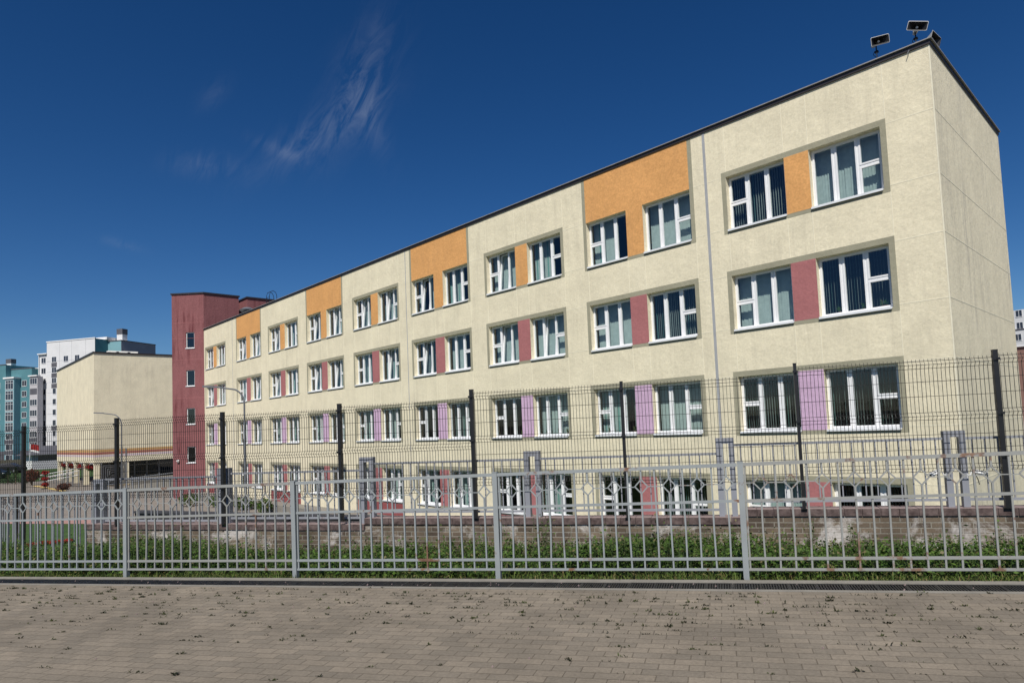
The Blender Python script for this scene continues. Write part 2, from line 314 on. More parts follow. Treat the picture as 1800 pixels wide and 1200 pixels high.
M_darkwall = noisy('bitumen_coated_wall', (.035, .033, .036), .4, 4, bump=.3)

# ---------------------------------------------------------------- the lie of the land
NV = Vector((sin(-0.513), cos(-0.513))); UV = Vector((cos(-0.513), -sin(-0.513)))   # away from / along the street fence
FROT = 0.513
def W(u, n, z=0): return Vector((CAM.x + NV.x * n + UV.x * u, CAM.y + NV.y * n + UV.y * u, z))
def UN(x, y):
    dx, dy = x - CAM.x, y - CAM.y; return dx * UV.x + dy * UV.y, dx * NV.x + dy * NV.y
def lerp(a, b, t): return a + (b - a) * max(0.0, min(1.0, t))
def plaza_z(u): return -.008 + .019 * max(-60, min(60, u))
def inner_z(x):
    P = [(-5000, 0), (-400, -1.2), (-130, -1.9), (-105, -2.95), (-78, -2.95), (-58, -3.55), (5000, -3.6)]
    for (x0, z0), (x1, z1) in zip(P, P[1:]):
        if x <= x1: return lerp(z0, z1, (x - x0) / (x1 - x0))
def land(u, n):
    w = W(u, n); iz = inner_z(w.x)
    if n <= 6.86: return plaza_z(u) - (.02 if n > 6.8 else .14)
    if n <= 9.95: return plaza_z(u) - .02 - .50 * ((n - 6.86) / 3.09) ** .8
    edge = plaza_z(u) - .52
    if u > -12.2 and n < 400: return iz if n >= 10.2 else lerp(edge, iz, (n - 9.95) / .25)
    return lerp(edge, iz, (n - 9.95) / 9.0)
def sheet(name, us, ns, mat, dz=0.0, fn=land, cond=None):
    mb = MB(); idx = {}
    for i, u in enumerate(us):
        for j, n_ in enumerate(ns):
            idx[i, j] = len(mb.v); w = W(u, n_); mb.v.append((w.x, w.y, fn(u, n_) + dz))
    for i in range(len(us) - 1):
        for j in range(len(ns) - 1):
            if cond and not cond((us[i] + us[i + 1]) / 2, (ns[j] + ns[j + 1]) / 2): continue
            mb.f.append((idx[i, j], idx[i + 1, j], idx[i + 1, j + 1], idx[i, j + 1])); mb.m.append(0)
    return struct(mb.build(name, mat))
def frange(a, b, s):
    k = max(1, int(round((b - a) / s))); return [a + (b - a) * i / k for i in range(k + 1)]
us = [-3000, -1200, -500, -250, -160] + frange(-150, -13, 4) + [-12.6, -12.3, -12.1, -11.9] + frange(-11, 60, 4) + [120, 400, 1200, 3000]
ns = [-2500, -600, -150, -60, -20, 0, 4, 6.79, 6.81, 6.86, 7.2, 8, 9, 9.95, 10.2] + frange(10.8, 20, .8) + frange(22, 150, 6) + [200, 300, 500, 900, 1800, 3000]
sheet('ground', us, ns, M_soil)
sheet('schoolyard_paving', frange(-150, 60, 4), frange(34.3, 120, 4), M_yard, .02, cond=lambda u, n: W(u, n).x > -103)
sheet('lawn', frange(-70, -12.6, 2.3), [10.0] + frange(10.8, 20, .8) + frange(22, 32.6, 2), M_lawn, .012)
sheet('inner_lawn', frange(-12.1, 14, 3), [10.4, 20, 26, 32.6], M_lawn, .012)
sheet('pink_path', frange(-100, 14, 4), [32.6, 34.3], M_pinkpave, .03)
sheet('grass_bank', frange(-175, -80, 3), frange(10, 140, 4), M_lawn, .03, cond=lambda u, n: -130 < W(u, n).x < -103)

# plaza slab in its own frame (x along the fence, y away, so the paving pattern follows it)
def slab_obj(name, u0, u1, n0, n1, top, mat, thick=.12, seg=1):
    """slab whose object axes are (u, n); the top follows the slope of the street"""
    mb = MB()
    for k in range(seg):
        a = lerp(u0, u1, k / seg); b = lerp(u0, u1, (k + 1) / seg)
        za, zb = plaza_z(a) + top, plaza_z(b) + top
        mb.face([(a, n0, za), (b, n0, zb), (b, n1, zb), (a, n1, za)])
        mb.face([(a, n1, za), (b, n1, zb), (b, n1, zb - thick), (a, n1, za - thick)])
        mb.face([(a, n0, za - thick), (b, n0, zb - thick), (b, n0, zb), (a, n0, za)])
    return mb.build(name, mat, None, (CAM.x, CAM.y, 0), FROT)
struct(slab_obj('plaza', -59, 59, -45, 6.395, 0, M_pavers))
struct(slab_obj('kerb', -59, 59, 6.712, 6.81, .006, M_concrete, .16))
struct(slab_obj('channel_edging', -59, 59, 6.397, 6.462, .003, M_concrete, .16))
struct(slab_obj('channel_bed', -30, 30, 6.462, 6.712, -.10, M_darkwall, .03))

# ---------------------------------------------------------------- drain grates
drain = thing('drainage_channel', 'long black slotted drain grating along the paving edge by the grey street fence', 'drain', (CAM.x, CAM.y, 0), FROT)
g = MB()
g.box(0, .996, 6.466, 6.482, -.03, -.002); g.box(0, .996, 6.692, 6.708, -.03, -.002)
for k in (0.0, .245, .495, .745, .98): g.box(k, k + .016, 6.482, 6.692, -.03, -.002)
for k in range(40): g.box(.022 + k * .0244, .035 + k * .0244, 6.482, 6.692, -.022, -.004)
g.box(.016, .98, 6.584, 6.592, -.028, -.008)
for k in (.12, .62): g.tube([(k, 6.587, -.003), (k, 6.587, .003)], .012, 8)
gm = g.mesh('grate', M_black)
for i in range(-17, 8):
    put('grate', gm, drain, (i * 1.0, 0, plaza_z(i) + random.uniform(-.002, .001)), (0, -.019, 0))

# ---------------------------------------------------------------- street fence
near = thing('street_fence', 'low grey steel fence with welded diamonds and rust patches, nearest to the paving', 'fence', tuple(W(0, 6.908)), FROT)
P0, D0 = -7.759, 2.631
pm = MB(); pm.box(-.028, .028, -.028, .028, -.15, 1.155); pm.box(-.03, .03, -.03, .03, 1.155, 1.162); pme = pm.mesh('post', M_greypaint)
def near_panel(broken=()):
    mb = MB(); db = MB(); s = .019
    def rail(z, h, d=.0125):
        x0, x1 = .028, D0 - .028
        n = len(mb.v)
        mb.v += [(x0, -d, z + s * x0), (x1, -d, z + s * x1), (x1, d, z + s * x1), (x0, d, z + s * x0), (x0, -d, z + h + s * x0), (x1, -d, z + h + s * x1), (x1, d, z + h + s * x1), (x0, d, z + h + s * x0)]
        for q in ((0, 3, 2, 1), (4, 5, 6, 7), (0, 1, 5, 4), (1, 2, 6, 5), (2, 3, 7, 6), (3, 0, 4, 7)): mb.f.append(tuple(n + i for i in q)); mb.m.append(0)
    rail(1.115, .034, .016); rail(.755, .026); rail(.18, .026); rail(.075, .022)
    p, hw, hz, zc, r = .144, .068, .074, .945, .0085
    for k in range(18):
        x = .045 + k * p; sz = s * x; dx = random.gauss(0, .0022)
        lo = x + random.gauss(0, .004); mid = x + random.gauss(0, .003); by = random.gauss(0, .003)     # bars were knocked about over the years
        if k % 2 == 0: mb.bar((lo, 0, .08 + sz), (mid, by, .5 + sz), r * 2); mb.bar((mid, by, .5 + sz), (x + dx, 0, 1.12 + sz), r * 2)
        else:
            mb.bar((lo, 0, .08 + sz), (mid, by, .5 + sz), r * 2); mb.bar((mid, by, .5 + sz), (x, 0, zc - hz + sz), r * 2); mb.bar((x, 0, zc + hz + sz), (x, 0, 1.12 + sz), r * 2)
            c = [(x, 0, zc + hz + sz), (x + hw, 0, zc + sz), (x, 0, zc - hz + sz), (x - hw, 0, zc + sz)]
            for i in range(4): db.bar(c[i], c[(i + 1) % 4], .0125)
            db.bar((x + hw, 0, zc + sz), (min(x + 2 * p - hw, D0 - .03), 0, zc + sz), .009)
    db.bar((.03, 0, zc + .001), (.045 + p - hw, 0, zc + .003), .009)
    return mb, db
variants = []
for v in range(3):
    a, b = near_panel(); variants.append((a.mesh('panel', M_greypaint if v != 1 else M_greypaint_rust), b.mesh('diamond_band', M_greypaint if v != 1 else M_greypaint_rust)))
for i in range(-3, 6):
    u = P0 + D0 * i; z = plaza_z(u)
    put('post', pme, near, (u, 0, z), (radians(random.uniform(-.35, .35)), radians(random.uniform(-.3, .3)), 0))
    if i < 5:
        pmesh, dmesh = variants[(1 if i in (0, 3) else (0 if i % 2 else 2))]
        o = put('panel', pmesh, near, (u, 0, z)); put('diamond_band', dmesh, o)

# ---------------------------------------------------------------- brick retaining wall and the fence on it
wall = thing('brick_wall', 'low brown brick wall with white salt stains and a purple brown coping, behind the weeds', 'wall', tuple(W(0, 10.1)), FROT)
sections = [(-12.25, -6.0, .042), (-6.0, .165, .145), (.165, 12.0, .262)]
mb = MB(); mc = MB()
for a, b, zt in sections:
    mb.box(a + (.004 if a > -12 else .03), b, -.128, .128, -4.2, zt - .101)
    x = a
    while x < b - .01:
        w_ = min(.232 + random.uniform(-.006, .006), b - x); j = random.uniform(-.003, .003)
        mc.box(x, x + w_ - .005, -.150 + j, .150, zt - .10, zt + random.uniform(-.003, .001)); x += w_
mb.build('brickwork', M_brick, wall)
o = mc.build('coping', [M_coping, M_copetop], wall)
for f in o.data.polygons:
    if f.normal.z > .5: f.material_index = 1  # upward faces take the paler coping colour
# upper fence: hollow pillars like upturned letters U, plain barred panels
inner = thing('pillared_fence', 'grey barred steel fence with hollow square pillars, standing on the brick wall', 'fence', tuple(W(0, 10.1)), FROT)
tops = [(-15, .66, -.55), (-12, .907, .042), (-9, 1.06, .042), (-6, 1.18, .042), (-3, 1.195, .145), (0, 1.30, .145), (3, 1.29, .262), (6, 1.40, .262), (9, 1.5, .262)]
for u, zt, zb in tops:
    mb = MB()
    la, lb = (zb, zb)
    if u == -6: lb = .145
    if u == -12: la = -.62
    mb.box(-.132, -.052, -.05, .05, la, zt); mb.box(.052, .132, -.05, .05, lb, zt); mb.box(-.052, .052, -.048, .048, zt - .085, zt - .002)
    mb.build('pillar', M_pillar, inner, (u, 0, 0))
bays = [(-15, .60, -.50), (-12, .885, .072), (-9, .935, .115), (-6, 1.045, .215), (-3, 1.05, .222), (0, 1.17, .34), (3, 1.165, .345), (6, 1.28, .345)]
for u, zt, zb in bays:
    mb = MB(); mb.box(.133, 2.867, -.016, .016, zt, zt + .034); mb.box(.133, 2.867, -.016, .016, zb, zb + .034)
    for k in range(18):
        x = .22 + k * .1505; mb.box(x - .008, x + .008, -.008, .008, zb + .0, zt)
    mb.build('panel', M_rail2, inner, (u, 0, 0))

# ---------------------------------------------------------------- tall dark wire mesh fence just in front of it
mesh = thing('wire_mesh_fence', 'tall dark welded wire mesh fence on black posts, rising above the pillared fence', 'fence', tuple(W(0, 9.95)), FROT)
zs = [1.50, 1.45, 1.40, 1.22, 1.02, .80, .75, .70, .50, .30, .10, .05, 0.0]
def yv(z):
    for c in (1.45, .75, .05):
        d = abs(z - c)
        if d < .05: return -.038 * (1 - d / .05)
    return 0.0
mb = MB(); R_ = .0040
for z in zs:
    y = yv(z) - .004
    mb.tube([(.035, y, z), (2.465, y, z)], R_ * 1.15, 4, caps=False)
for k in range(49):
    x = .05 + k * .05
    pts = [(x, yv(z), z) for z in (1.53, 1.50, 1.45, 1.40, .80, .75, .70, .10, .05, 0.0)]
    mb.tube(pts, R_, 4, caps=False)
mp_ = mb.mesh('mesh_panel', M_wire)
mposts = [(-13.85, 2.04, -.62, 1), (-11.4, 2.10, .042, 1), (-8.9, 2.10, .042, 1), (-6.43, 2.13, .10, 1), (-3.95, 2.24, .145, 1), (-1.475, 2.225, .145, 0), (1.03, 2.335, .262, 0), (3.52, 2.35, .262, 1), (6.0, 2.45, .262, 1)]
ptop = [1.99, 2.02, 2.08, 2.05, 2.09, 2.20, 2.19, 2.28, 2.30]
for i, (u, zt, zb, wide) in enumerate(mposts):
    mb = MB(); wx = .030 if wide else .021
    mb.box(-wx, wx, -.03, .03, 0, zt - zb - .012); mb.box(-wx - .002, wx + .002, -.032, .032, zt - zb - .012, zt - zb)
    # flat foot plate on the coping / rail
    mb.box(-wx - .02, wx + .02, -.035, .035, 0, .006)
    p = mb.build('post', M_black, mesh, (u, -.005 if zb > -.1 else 0, zb))
    cl = MB()
    for dz in (.14, .86, 1.42): cl.box(-wx - .014, wx + .014, -.048, -.03, zt - zb - dz, zt - zb - dz + .035); cl.tube([(wx * .4, -.062, zt - zb - dz + .017), (wx * .4, -.045, zt - zb - dz + .017)], .011, 6)
    cl.build('post_clamp', M_black, p)
    put('mesh_panel', mp_, mesh, (u, 0, ptop[i + 1] - 1.53 if i + 1 < len(ptop) else 2.36 - 1.53), (0, 0, 0))
put('mesh_panel', mp_, mesh, (-16.35, 0, 1.98 - 1.53))

# ---------------------------------------------------------------- two bullet cameras bracketed to the right-hand pillar
def cctv(label, u, z, yaw, pitch, grp):
    t = thing('security_camera', label, 'camera', tuple(W(u, 10.04, z)), FROT, grp)
    M = Matrix.Rotation(yaw, 4, 'Z') @ Matrix.Rotation(pitch, 4, 'Y')
    mb = MB(); mb.tube([M @ Vector((0, 0, 0)), M @ Vector((.13, 0, 0))], .026, 10); mb.box(-.02, .15, -.03, .03, .026, .032, M=M); smooth(mb.build('housing', M_white, t))
    mb = MB(); mb.tube([M @ Vector((.13, 0, 0)), M @ Vector((.137, 0, 0))], .022, 10); mb.build('lens', M_black, t)
    s = 1 if u < 3 else -1
    mb = MB(); mb.tube([(s * .03, 0, .0), (s * .05, 0, -.045), (s * .085, .02, -.05)], .009, 6); mb.box(s * .085 - .004, s * .085 + .004, 0, .05, -.09, -.02); mb.build('bracket', M_white, t)
    return t
cctv('white bullet camera on the left side of the pillar below the school corner', 2.785, .745, radians(198), radians(22), 'bullet cameras on the fence pillar')
c2 = cctv('white bullet camera on the right side of the pillar below the school corner', 3.20, .735, radians(-12), radians(14), 'bullet cameras on the fence pillar')
mb = MB(); mb.tube([(.0, -.02, -.02), (.03, -.02, -.10), (.045, -.01, -.17)], .006, 5); mb.build('cable', M_black, c2)

# ---------------------------------------------------------------- the school
school = thing('school', 'long cream four storey school with orange, rose and lilac panels between pairs of white windows', 'school', (0, 0, -3.6))
SZ = 3.6   # children are placed relative to the root, which sits at ground level
XR = [-1.192, -7.292, -13.432, -19.550, -25.706, -31.904, -38.140, -44.429, -51.804]
GW = 5.035; XE = -57.1; ROOF = 11.31; DEP = 8.6; FH = 3.3
WX = (.155, 2.13, 2.885, 4.88); WT, WB = 9.475, 7.70; RV = .20
mb = MB(); holes = []
for i, xr in enumerate(XR):
    xl = xr - GW
    for f in range(1, 5):
        dz = (f - 4) * FH
        for a, b in ((WX[0], WX[1]), (WX[2], WX[3])): holes.append((xl + a, xl + b, WB + dz, WT + dz, i, f, a > 2))
xs = sorted({XE, 0.0} | {round(h[k], 4) for h in holes for k in (0, 1)})
zs_ = sorted({-3.75, ROOF} | {round(h[k], 4) for h in holes for k in (2, 3)})
for a, b in zip(xs, xs[1:]):
    for c, d in zip(zs_, zs_[1:]):
        xm, zm = (a + b) / 2, (c + d) / 2
        if any(h[0] < xm < h[1] and h[2] < zm < h[3] for h in holes): continue
        mb.face([(a, 0, c + SZ), (b, 0, c + SZ), (b, 0, d + SZ), (a, 0, d + SZ)], 0)
for x0, x1, z0, z1, i, f, rgt in holes:
    z0 += SZ; z1 += SZ
    mb.face([(x0, 0, z0), (x0, RV + .1, z0), (x0, RV + .1, z1), (x0, 0, z1)]); mb.face([(x1, RV + .1, z0), (x1, 0, z0), (x1, 0, z1), (x1, RV + .1, z1)])
    mb.face([(x0, 0, z1), (x0, RV + .1, z1), (x1, RV + .1, z1), (x1, 0, z1)]); mb.face([(x0, RV + .1, z0), (x0, 0, z0), (x1, 0, z0), (x1, RV + .1, z0)])
z0, z1 = -3.75 + SZ, ROOF + SZ
mb.face([(XE, DEP, z0), (0, DEP, z0), (0, DEP, z1), (XE, DEP, z1)][::-1]); mb.face([(XE, 0, z0), (XE, DEP, z0), (XE, DEP, z1), (XE, 0, z1)])
fw = mb
mb = MB(); mb.face([(0, 0, z0), (0, DEP, z0), (0, DEP, z1), (0, 0, z1)]); mb.build('end_wall', M_cream_side, school)
mb = MB(); mb.box(XE + .2, -.2, .2, DEP - .2, ROOF + SZ - .35, ROOF + SZ - .25); mb.build('roof', M_roof, school)
mb = MB()   # parapet flashing
zt = ROOF + SZ
for (x0, x1, y0, y1) in ((XE, .075, -.085, .22), (XE, .075, DEP - .22, DEP + .075), (-.22, .075, .22, DEP - .22)):
    fr_ = y0 < 0
    mb.box(x0 + .04 * (x0 > -1), x1 - .045, y0 + .045 * fr_, y1 - (.045 if y1 > DEP else 0), zt - .085, zt + .03, 0); mb.box(x0, x1 + .004, y0 - .004, y1 + .002, zt + .03, zt + .055, 1)
mb.build('parapet_flashing', [M_flash, M_flashtop], school)
# floors, back wall and partitions seen through the glass
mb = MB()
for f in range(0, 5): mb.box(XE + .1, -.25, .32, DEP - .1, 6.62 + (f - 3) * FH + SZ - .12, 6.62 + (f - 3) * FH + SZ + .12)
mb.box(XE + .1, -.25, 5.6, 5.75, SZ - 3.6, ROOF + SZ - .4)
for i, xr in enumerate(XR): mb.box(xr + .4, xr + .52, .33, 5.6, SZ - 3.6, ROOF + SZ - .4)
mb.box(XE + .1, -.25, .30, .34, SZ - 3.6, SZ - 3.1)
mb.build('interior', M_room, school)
# painted surrounds, coloured panels, mortar joints
class JM:
    def box(s, *a): fw.box(*a, 1)
jm = JM()
for i, xr in enumerate(XR):
    xl = xr - GW
    for f in range(1, 5):
        dz = (f - 4) * FH + SZ; orange = (f == 4 and i % 2 == 1)
        o_t, o_b = 9.645 + dz, 7.58 + dz; t = .004
        top = ROOF + SZ - .08 if orange else o_t
        mb = MB()
        mb.box(xl, xl + WX[0], -t, .0, o_b, top); mb.box(xl + WX[3], xl + GW, -t, 0, o_b, top)
        mb.box(xl + WX[0], xl + WX[3], -t, 0, o_b, WB + dz)
        if not orange: mb.box(xl + WX[0], xl + WX[3], -t, 0, WT + dz, o_t)
        mb.build('window_surround', M_olive, school)
        mb = MB(); mb.box(xl + WX[1], xl + WX[2], -.006, 0, WB + dz, WT + dz)
        if orange: mb.box(xl + WX[0], xl + WX[3], -.006, 0, WT + dz, ROOF + SZ - .08)
        mb.build('coloured_panel', {4: M_orange, 3: M_rose, 2: M_lilac, 1: M_rose}[f], school)
        # joints beside the group
        nxt = -.02 if i == 0 else XR[i - 1] - GW
        for zz in (9.49, 7.75): jm.box(xr, nxt, -.004, 0, zz + dz - .012, zz + dz + .012)
        if f < 4 or not orange:
            zt_, zb_ = (o_b + FH if f < 4 else ROOF + SZ - .08), o_t
            for xx in (xl + WX[0] + .02, xl + WX[1], xl + WX[2], xr): jm.box(xx - .011, xx + .011, -.004, 0, zb_, zt_)
jm.box(XE, XR[8] - GW, -.004, 0, 9.478 + SZ, 9.50 + SZ)
for f in range(4):
    for zz in (9.49, 7.75): jm.box(-.003, .0045, .02, DEP, zz + SZ - f * FH - .014, zz + SZ - f * FH + .014)
jm.box(-.03, .005, -.005, .03, SZ - 3, ROOF + SZ - .08)
fw.build('facade_wall', [M_cream, M_joint], school)
for x, w, b, lab in ((-6.80, .048, .010, 'wide grey joint cover near the corner'), (-24.98, .024, .008, 'thin grey joint cover in the middle'), (-50.27, .024, .008, 'thin grey joint cover at the far end')):
    mb = MB(); mb.box(x - w, x + w, -b, 0, 0, ROOF + SZ - .08); o = mb.build('joint_cover', M_jointstrip, school); o['label'] = lab
# red plinth panels and the concrete apron
for i in (2, 4, 6, 8):
    mb = MB(); mb.box(XR[i] - GW + .1, XR[i] - .1, -.008, 0, SZ - 3.6, SZ - 2.33); mb.build('plinth_panel', M_plinth, school)
mb = MB(); mb.box(XE, 1.0, -1.1, -.01, SZ - 3.6, SZ - 3.02); mb.build('apron', M_concrete, school)
mb = MB(); mb.tube([(-.49, 0, ROOF + SZ - .06), (-.46, -.08, ROOF + SZ - .08), (-.50, -.10, ROOF + SZ - .17)], .012, 5); mb.build('wall_hook', M_galv, school)

# windows: shared meshes, one object per window with panes, sill and blinds under it
WW, WH = WX[1] - WX[0], WT - WB
cache = {}
def frame_mesh(mir, tilt):
    k = ('f', mir, tilt)
    if k in cache: return cache[k]
    mb = MB(); gb = MB(); y0, y1 = RV, RV + .07
    fx = (lambda x: WW - x) if mir else (lambda x: x)
    def bx(b, x0, x1, ya, yb, z0, z1, M=None):
        a, c = sorted((fx(x0), fx(x1))); b.box(a, c, ya, yb, z0, z1, M=M)
    o = .045
    bx(mb, 0, o, y0, y1, 0, WH); bx(mb, WW - o, WW, y0, y1, 0, WH); bx(mb, o, WW - o, y0, y1, 0, o); bx(mb, o, WW - o, y0, y1, WH - o, WH)
    d1, d2 = .655, 1.315
    for d in (d1, d2): bx(mb, d - .028, d + .028, y0, y1, o, WH - o)
    bx(mb, o, d1 - .028, y0, y1, WH * .5 - .028, WH * .5 + .028)
    panes = [(o, d1 - .028, o, WH * .5 - .028), (o, d1 - .028, WH * .5 + .028, WH - o), (d1 + .028, d2 - .028, o, WH - o), (d2 + .028, WW - o, o, WH - o)]
    for j, (a, c, b0, b1) in enumerate(panes):
        s = .048 if j != 3 or True else 0
        if j == 2 and tilt:
            M = Matrix.Translation((0, y0 + .03, b0)) @ Matrix.Rotation(radians(-5.5), 4, 'X') @ Matrix.Translation((0, -y0 - .03, -b0))
        else: M = None
        ya, yb = y0 - .014, y1 - .01
        bx(mb, a, a + s, ya, yb, b0, b1, M); bx(mb, c - s, c, ya, yb, b0, b1, M); bx(mb, a + s, c - s, ya, yb, b0, b0 + s, M); bx(mb, a + s, c - s, ya, yb, b1 - s, b1, M)
        q = [(fx(a + s), y0 + .02, b0 + s), (fx(c - s), y0 + .02, b0 + s), (fx(c - s), y0 + .02, b1 - s), (fx(a + s), y0 + .02, b1 - s)]
        if M is not None: q = [tuple(M @ Vector(p)) for p in q]
        gb.face(q if not mir else q[::-1])
    cache[k] = (mb.mesh('window', M_pvc), gb.mesh('panes', M_glass)); return cache[k]
def blind_mesh(kind, seed):
    k = ('b', kind, seed)
    if k in cache: return cache[k]
    r = random.Random(seed * 7 + kind); mb = MB(); x = .05; step = .082
    ang = {0: radians(r.uniform(12, 32)), 1: radians(r.uniform(-86, -78)), 2: radians(r.uniform(25, 45)), 3: radians(r.uniform(35, 60)), 4: radians(-50)}[kind]
    gap = r.uniform(.5, 1.2)
    while x < WW - .05:
        if kind == 2 and gap < x < gap + .62: x += step; continue
        if kind == 4 and x > .45: break
        if kind == 3 and x > .8: step = .03
        if kind == 3 and x > 1.05: break
        a = ang + r.gauss(0, .05); h = .042
        c, s = cos(a) * h, sin(a) * h; y = RV + .30 + r.gauss(0, .004)
        mb.face([(x - c, y - s, .02 + r.uniform(0, .02)), (x + c, y + s, .03), (x + c, y + s, WH - .02), (x - c, y - s, WH - .02)], 1 if r.random() < .10 and kind != 0 else 0)
        x += step
    mb.box(.02, WW - .02, RV + .27, RV + .32, WH - .03, WH - .005)
    cache[k] = mb.mesh('blinds', [M_blind, M_blind2]); return cache[k]
mb = MB(); mb.box(-.0, WW + .0, -.055, RV - .002, -.028, .012); mb.box(-.0, WW, -.06, -.052, -.05, .012); sill_me = mb.mesh('sill', M_sill)
mb = MB()
rr = random.Random(5)
for k in range(5):
    x = rr.uniform(.1, WW - .2); mb.tube([(x, RV + .15, .03), (x, RV + .15, .13)], .05, 8, 0, r2=.06)
    for q in range(14):
        a = rr.uniform(0, 6.28); e = Vector((cos(a) * .09, sin(a) * .05, rr.uniform(.03, .2))); p = Vector((x, RV + .12, .12))
        mb.face([p, p + e * .6 + Vector((.015, 0, .02)), p + e, p + e * .6 - Vector((.015, 0, -.01))], 1)
M_pot = noisy('terracotta_pot', (.25, .10, .06), .15, 6)
plant_me = mb.mesh('pot_plants', [M_pot, M_leaf])
tilts = {(2, 4, 0), (2, 3, 0), (2, 3, 1), (3, 4, 0), (3, 3, 0), (4, 4, 0), (4, 4, 1), (4, 3, 1), (5, 4, 0), (5, 4, 1), (5, 3, 0), (5, 3, 1), (6, 4, 0), (6, 3, 0), (7, 4, 0), (7, 4, 1), (7, 3, 1), (8, 3, 0), (7, 2, 1)}
kinds = {(2, 2, 0): 4, (3, 2, 0): 4, (1, 1, 0): 4, (2, 1, 0): 4, (0, 4, 0): 1, (0, 4, 1): 0, (0, 3, 0): 0, (0, 3, 1): 1, (0, 2, 0): 1, (0, 2, 1): 1, (1, 4, 0): 2, (1, 4, 1): 0, (1, 3, 0): 0, (1, 3, 1): 1, (1, 2, 0): 2, (1, 2, 1): 0, (2, 4, 0): 0, (2, 4, 1): 2, (2, 3, 0): 0, (2, 3, 1): 0, (0, 1, 0): 0, (0, 1, 1): 1, (1, 1, 1): 1}
rw = random.Random(3)
for x0, x1, z0, z1, i, f, rgt in holes:
    key = (i, f, int(rgt)); fm, gmesh = frame_mesh(rgt, key in tilts)
    o = put('window', fm, school, (x0, 0, z0 + SZ)); put('panes', gmesh, o); put('sill', sill_me, o, (0, 0, 0))
    kd = kinds.get(key, rw.choice((0, 0, 2, 2, 1, 3)))
    put('blinds', blind_mesh(kd, rw.randrange(4)), o)
    if key in ((0, 3, 1), (2, 2, 0), (2, 2, 1), (1, 2, 0), (5, 2, 1)): put('pot_plants', plant_me, o)

# horn loudspeakers on the roof corner
def horn(label, x, z, zbase, yaw, pitch, roll, y=1.0):
    t = thing('horn_loudspeaker', label, 'loudspeaker', (x, y, zbase), 0, 'horn loudspeakers on the school roof corner')
    h = z - zbase
    M = Matrix.Translation((0, 0, h)) @ Matrix.Rotation(yaw, 4, 'Z') @ Matrix.Rotation(pitch, 4, 'X') @ Matrix.Rotation(roll, 4, 'Y')
    # flared rectangular horn: mouth faces local -y
    def ring(w, hh, y, r=.25, k=4):
        pts = []
        for cx_, cz_, a0 in ((1, 1, 0), (-1, 1, 90), (-1, -1, 180), (1, -1, 270)):
            for q in range(k):
                a = radians(a0 + 90 * q / (k - 1)); rad = min(w, hh) * r
                pts.append(M @ Vector((cx_ * (w - rad) + rad * cos(a), y, cz_ * (hh - rad) + rad * sin(a))))
        return pts
    rings = [ring(w, hh, yy) for w, hh, yy in ((.255, .125, -.24), (.235, .108, -.225), (.15, .075, -.12), (.085, .055, -.03), (.05, .045, .06), (.045, .045, .14))]
    ob = MB(); ib = MB(); inn = [ring(w - .012, hh - .012, yy - .004) for w, hh, yy in ((.255, .125, -.24), (.225, .100, -.215), (.14, .065, -.12), (.075, .045, -.03), (.03, .03, .0))]
    for b, rs in ((ob, rings), (ib, inn)):
        for a, c in zip(rs, rs[1:]):
            k = len(a)
            for q in range(k): b.face([a[q], a[(q + 1) % k], c[(q + 1) % k], c[q]])
    k = len(rings[0])
    for q in range(k): ob.face([rings[0][q], inn[0][q], inn[0][(q + 1) % k], rings[0][(q + 1) % k]])
    ob.face(rings[-1])
    smooth(ob.build('horn', M_greyplastic, t)); ib.face(inn[-1]); smooth(ib.build('horn_throat', M_hornin, t))
    mb = MB(); mb.tube([M @ Vector((0, -.13, 0)), M @ Vector((0, -.02, 0))], .032, 12, r2=.03); mb.build('driver_plug', M_greyplastic, t)
    mb = MB(); mb.tube([M @ Vector((0, .14, 0)), M @ Vector((0, .29, 0))], .062, 12); mb.tube([M @ Vector((0, .29, 0)), M @ Vector((0, .315, 0))], .045, 12); mb.build('driver', M_greyplastic, t)
    a = M @ Vector((0, .08, -.06)); c = Vector((a.x, a.y, h - .22))
    mb = MB(); mb.tube([Vector((a.x, a.y, 0)), c], .022, 8); mb.build('pole', M_galv, t)
    mb = MB(); mb.bar(c, a, .03); mb.box(c.x - .05, c.x + .05, c.y - .04, c.y + .04, c.z - .03, c.z + .02); pts = [c + Vector((-.02 - .07 * sin(q * pi / 6), 0, .04 - q * .03)) for q in range(7)]; mb.tube(pts, .009, 5); mb.build('bracket', M_black, t)
M_hornin = noisy('horn_inner_shade', (.022, .022, .024), .1, 8, rough=.5)  # near-black colour stands in for the shadow inside the horn mouth
horn('grey horn loudspeaker farthest from the roof corner, tilted down to the left', -1.53, 12.36, ROOF - .25, radians(38), radians(14), radians(-8))
horn('topmost grey horn loudspeaker, level, on a dark pole beside the roof corner', -.50, 12.28, ROOF - .25, radians(22), radians(8), radians(16), 1.0)
horn('grey horn loudspeaker aimed away to the right over the roof corner', -.22, 11.72, ROOF - .25, radians(78), radians(12), radians(10), .8)

# roof vent and ladder hoops by the tower
t = thing('roof_vent', 'dark round mushroom vent on the school roof next to the maroon tower', 'vent', (-49.0, .75, ROOF - .25))
mb = MB(); mb.tube([(0, 0, 0), (0, 0, .75)], .25, 14); mb.build('duct', M_flash, t)
mb = MB(); mb.tube([(0, 0, .62), (0, 0, .80)], .40, 16, r2=.62); mb.tube([(0, 0, .80), (0, 0, 1.0)], .62, 16, r2=.25); mb.build('cowl', M_galv, t)
t = thing('roof_ladder', 'thin looped ladder rails rising over the school roof edge beside the maroon tower', 'ladder', (-44.8, 1.0, ROOF - .05))
for sx in (-.28, .28):
    mb = MB(); mb.tube([(sx, -.28, 0), (sx, -.28, 1.05), (sx, -.2, 1.3), (sx, 0, 1.42), (sx, .2, 1.3), (sx, .28, 1.05), (sx, .28, 0)], .022, 6); mb.build('hoop', M_black, t)
mb = MB()
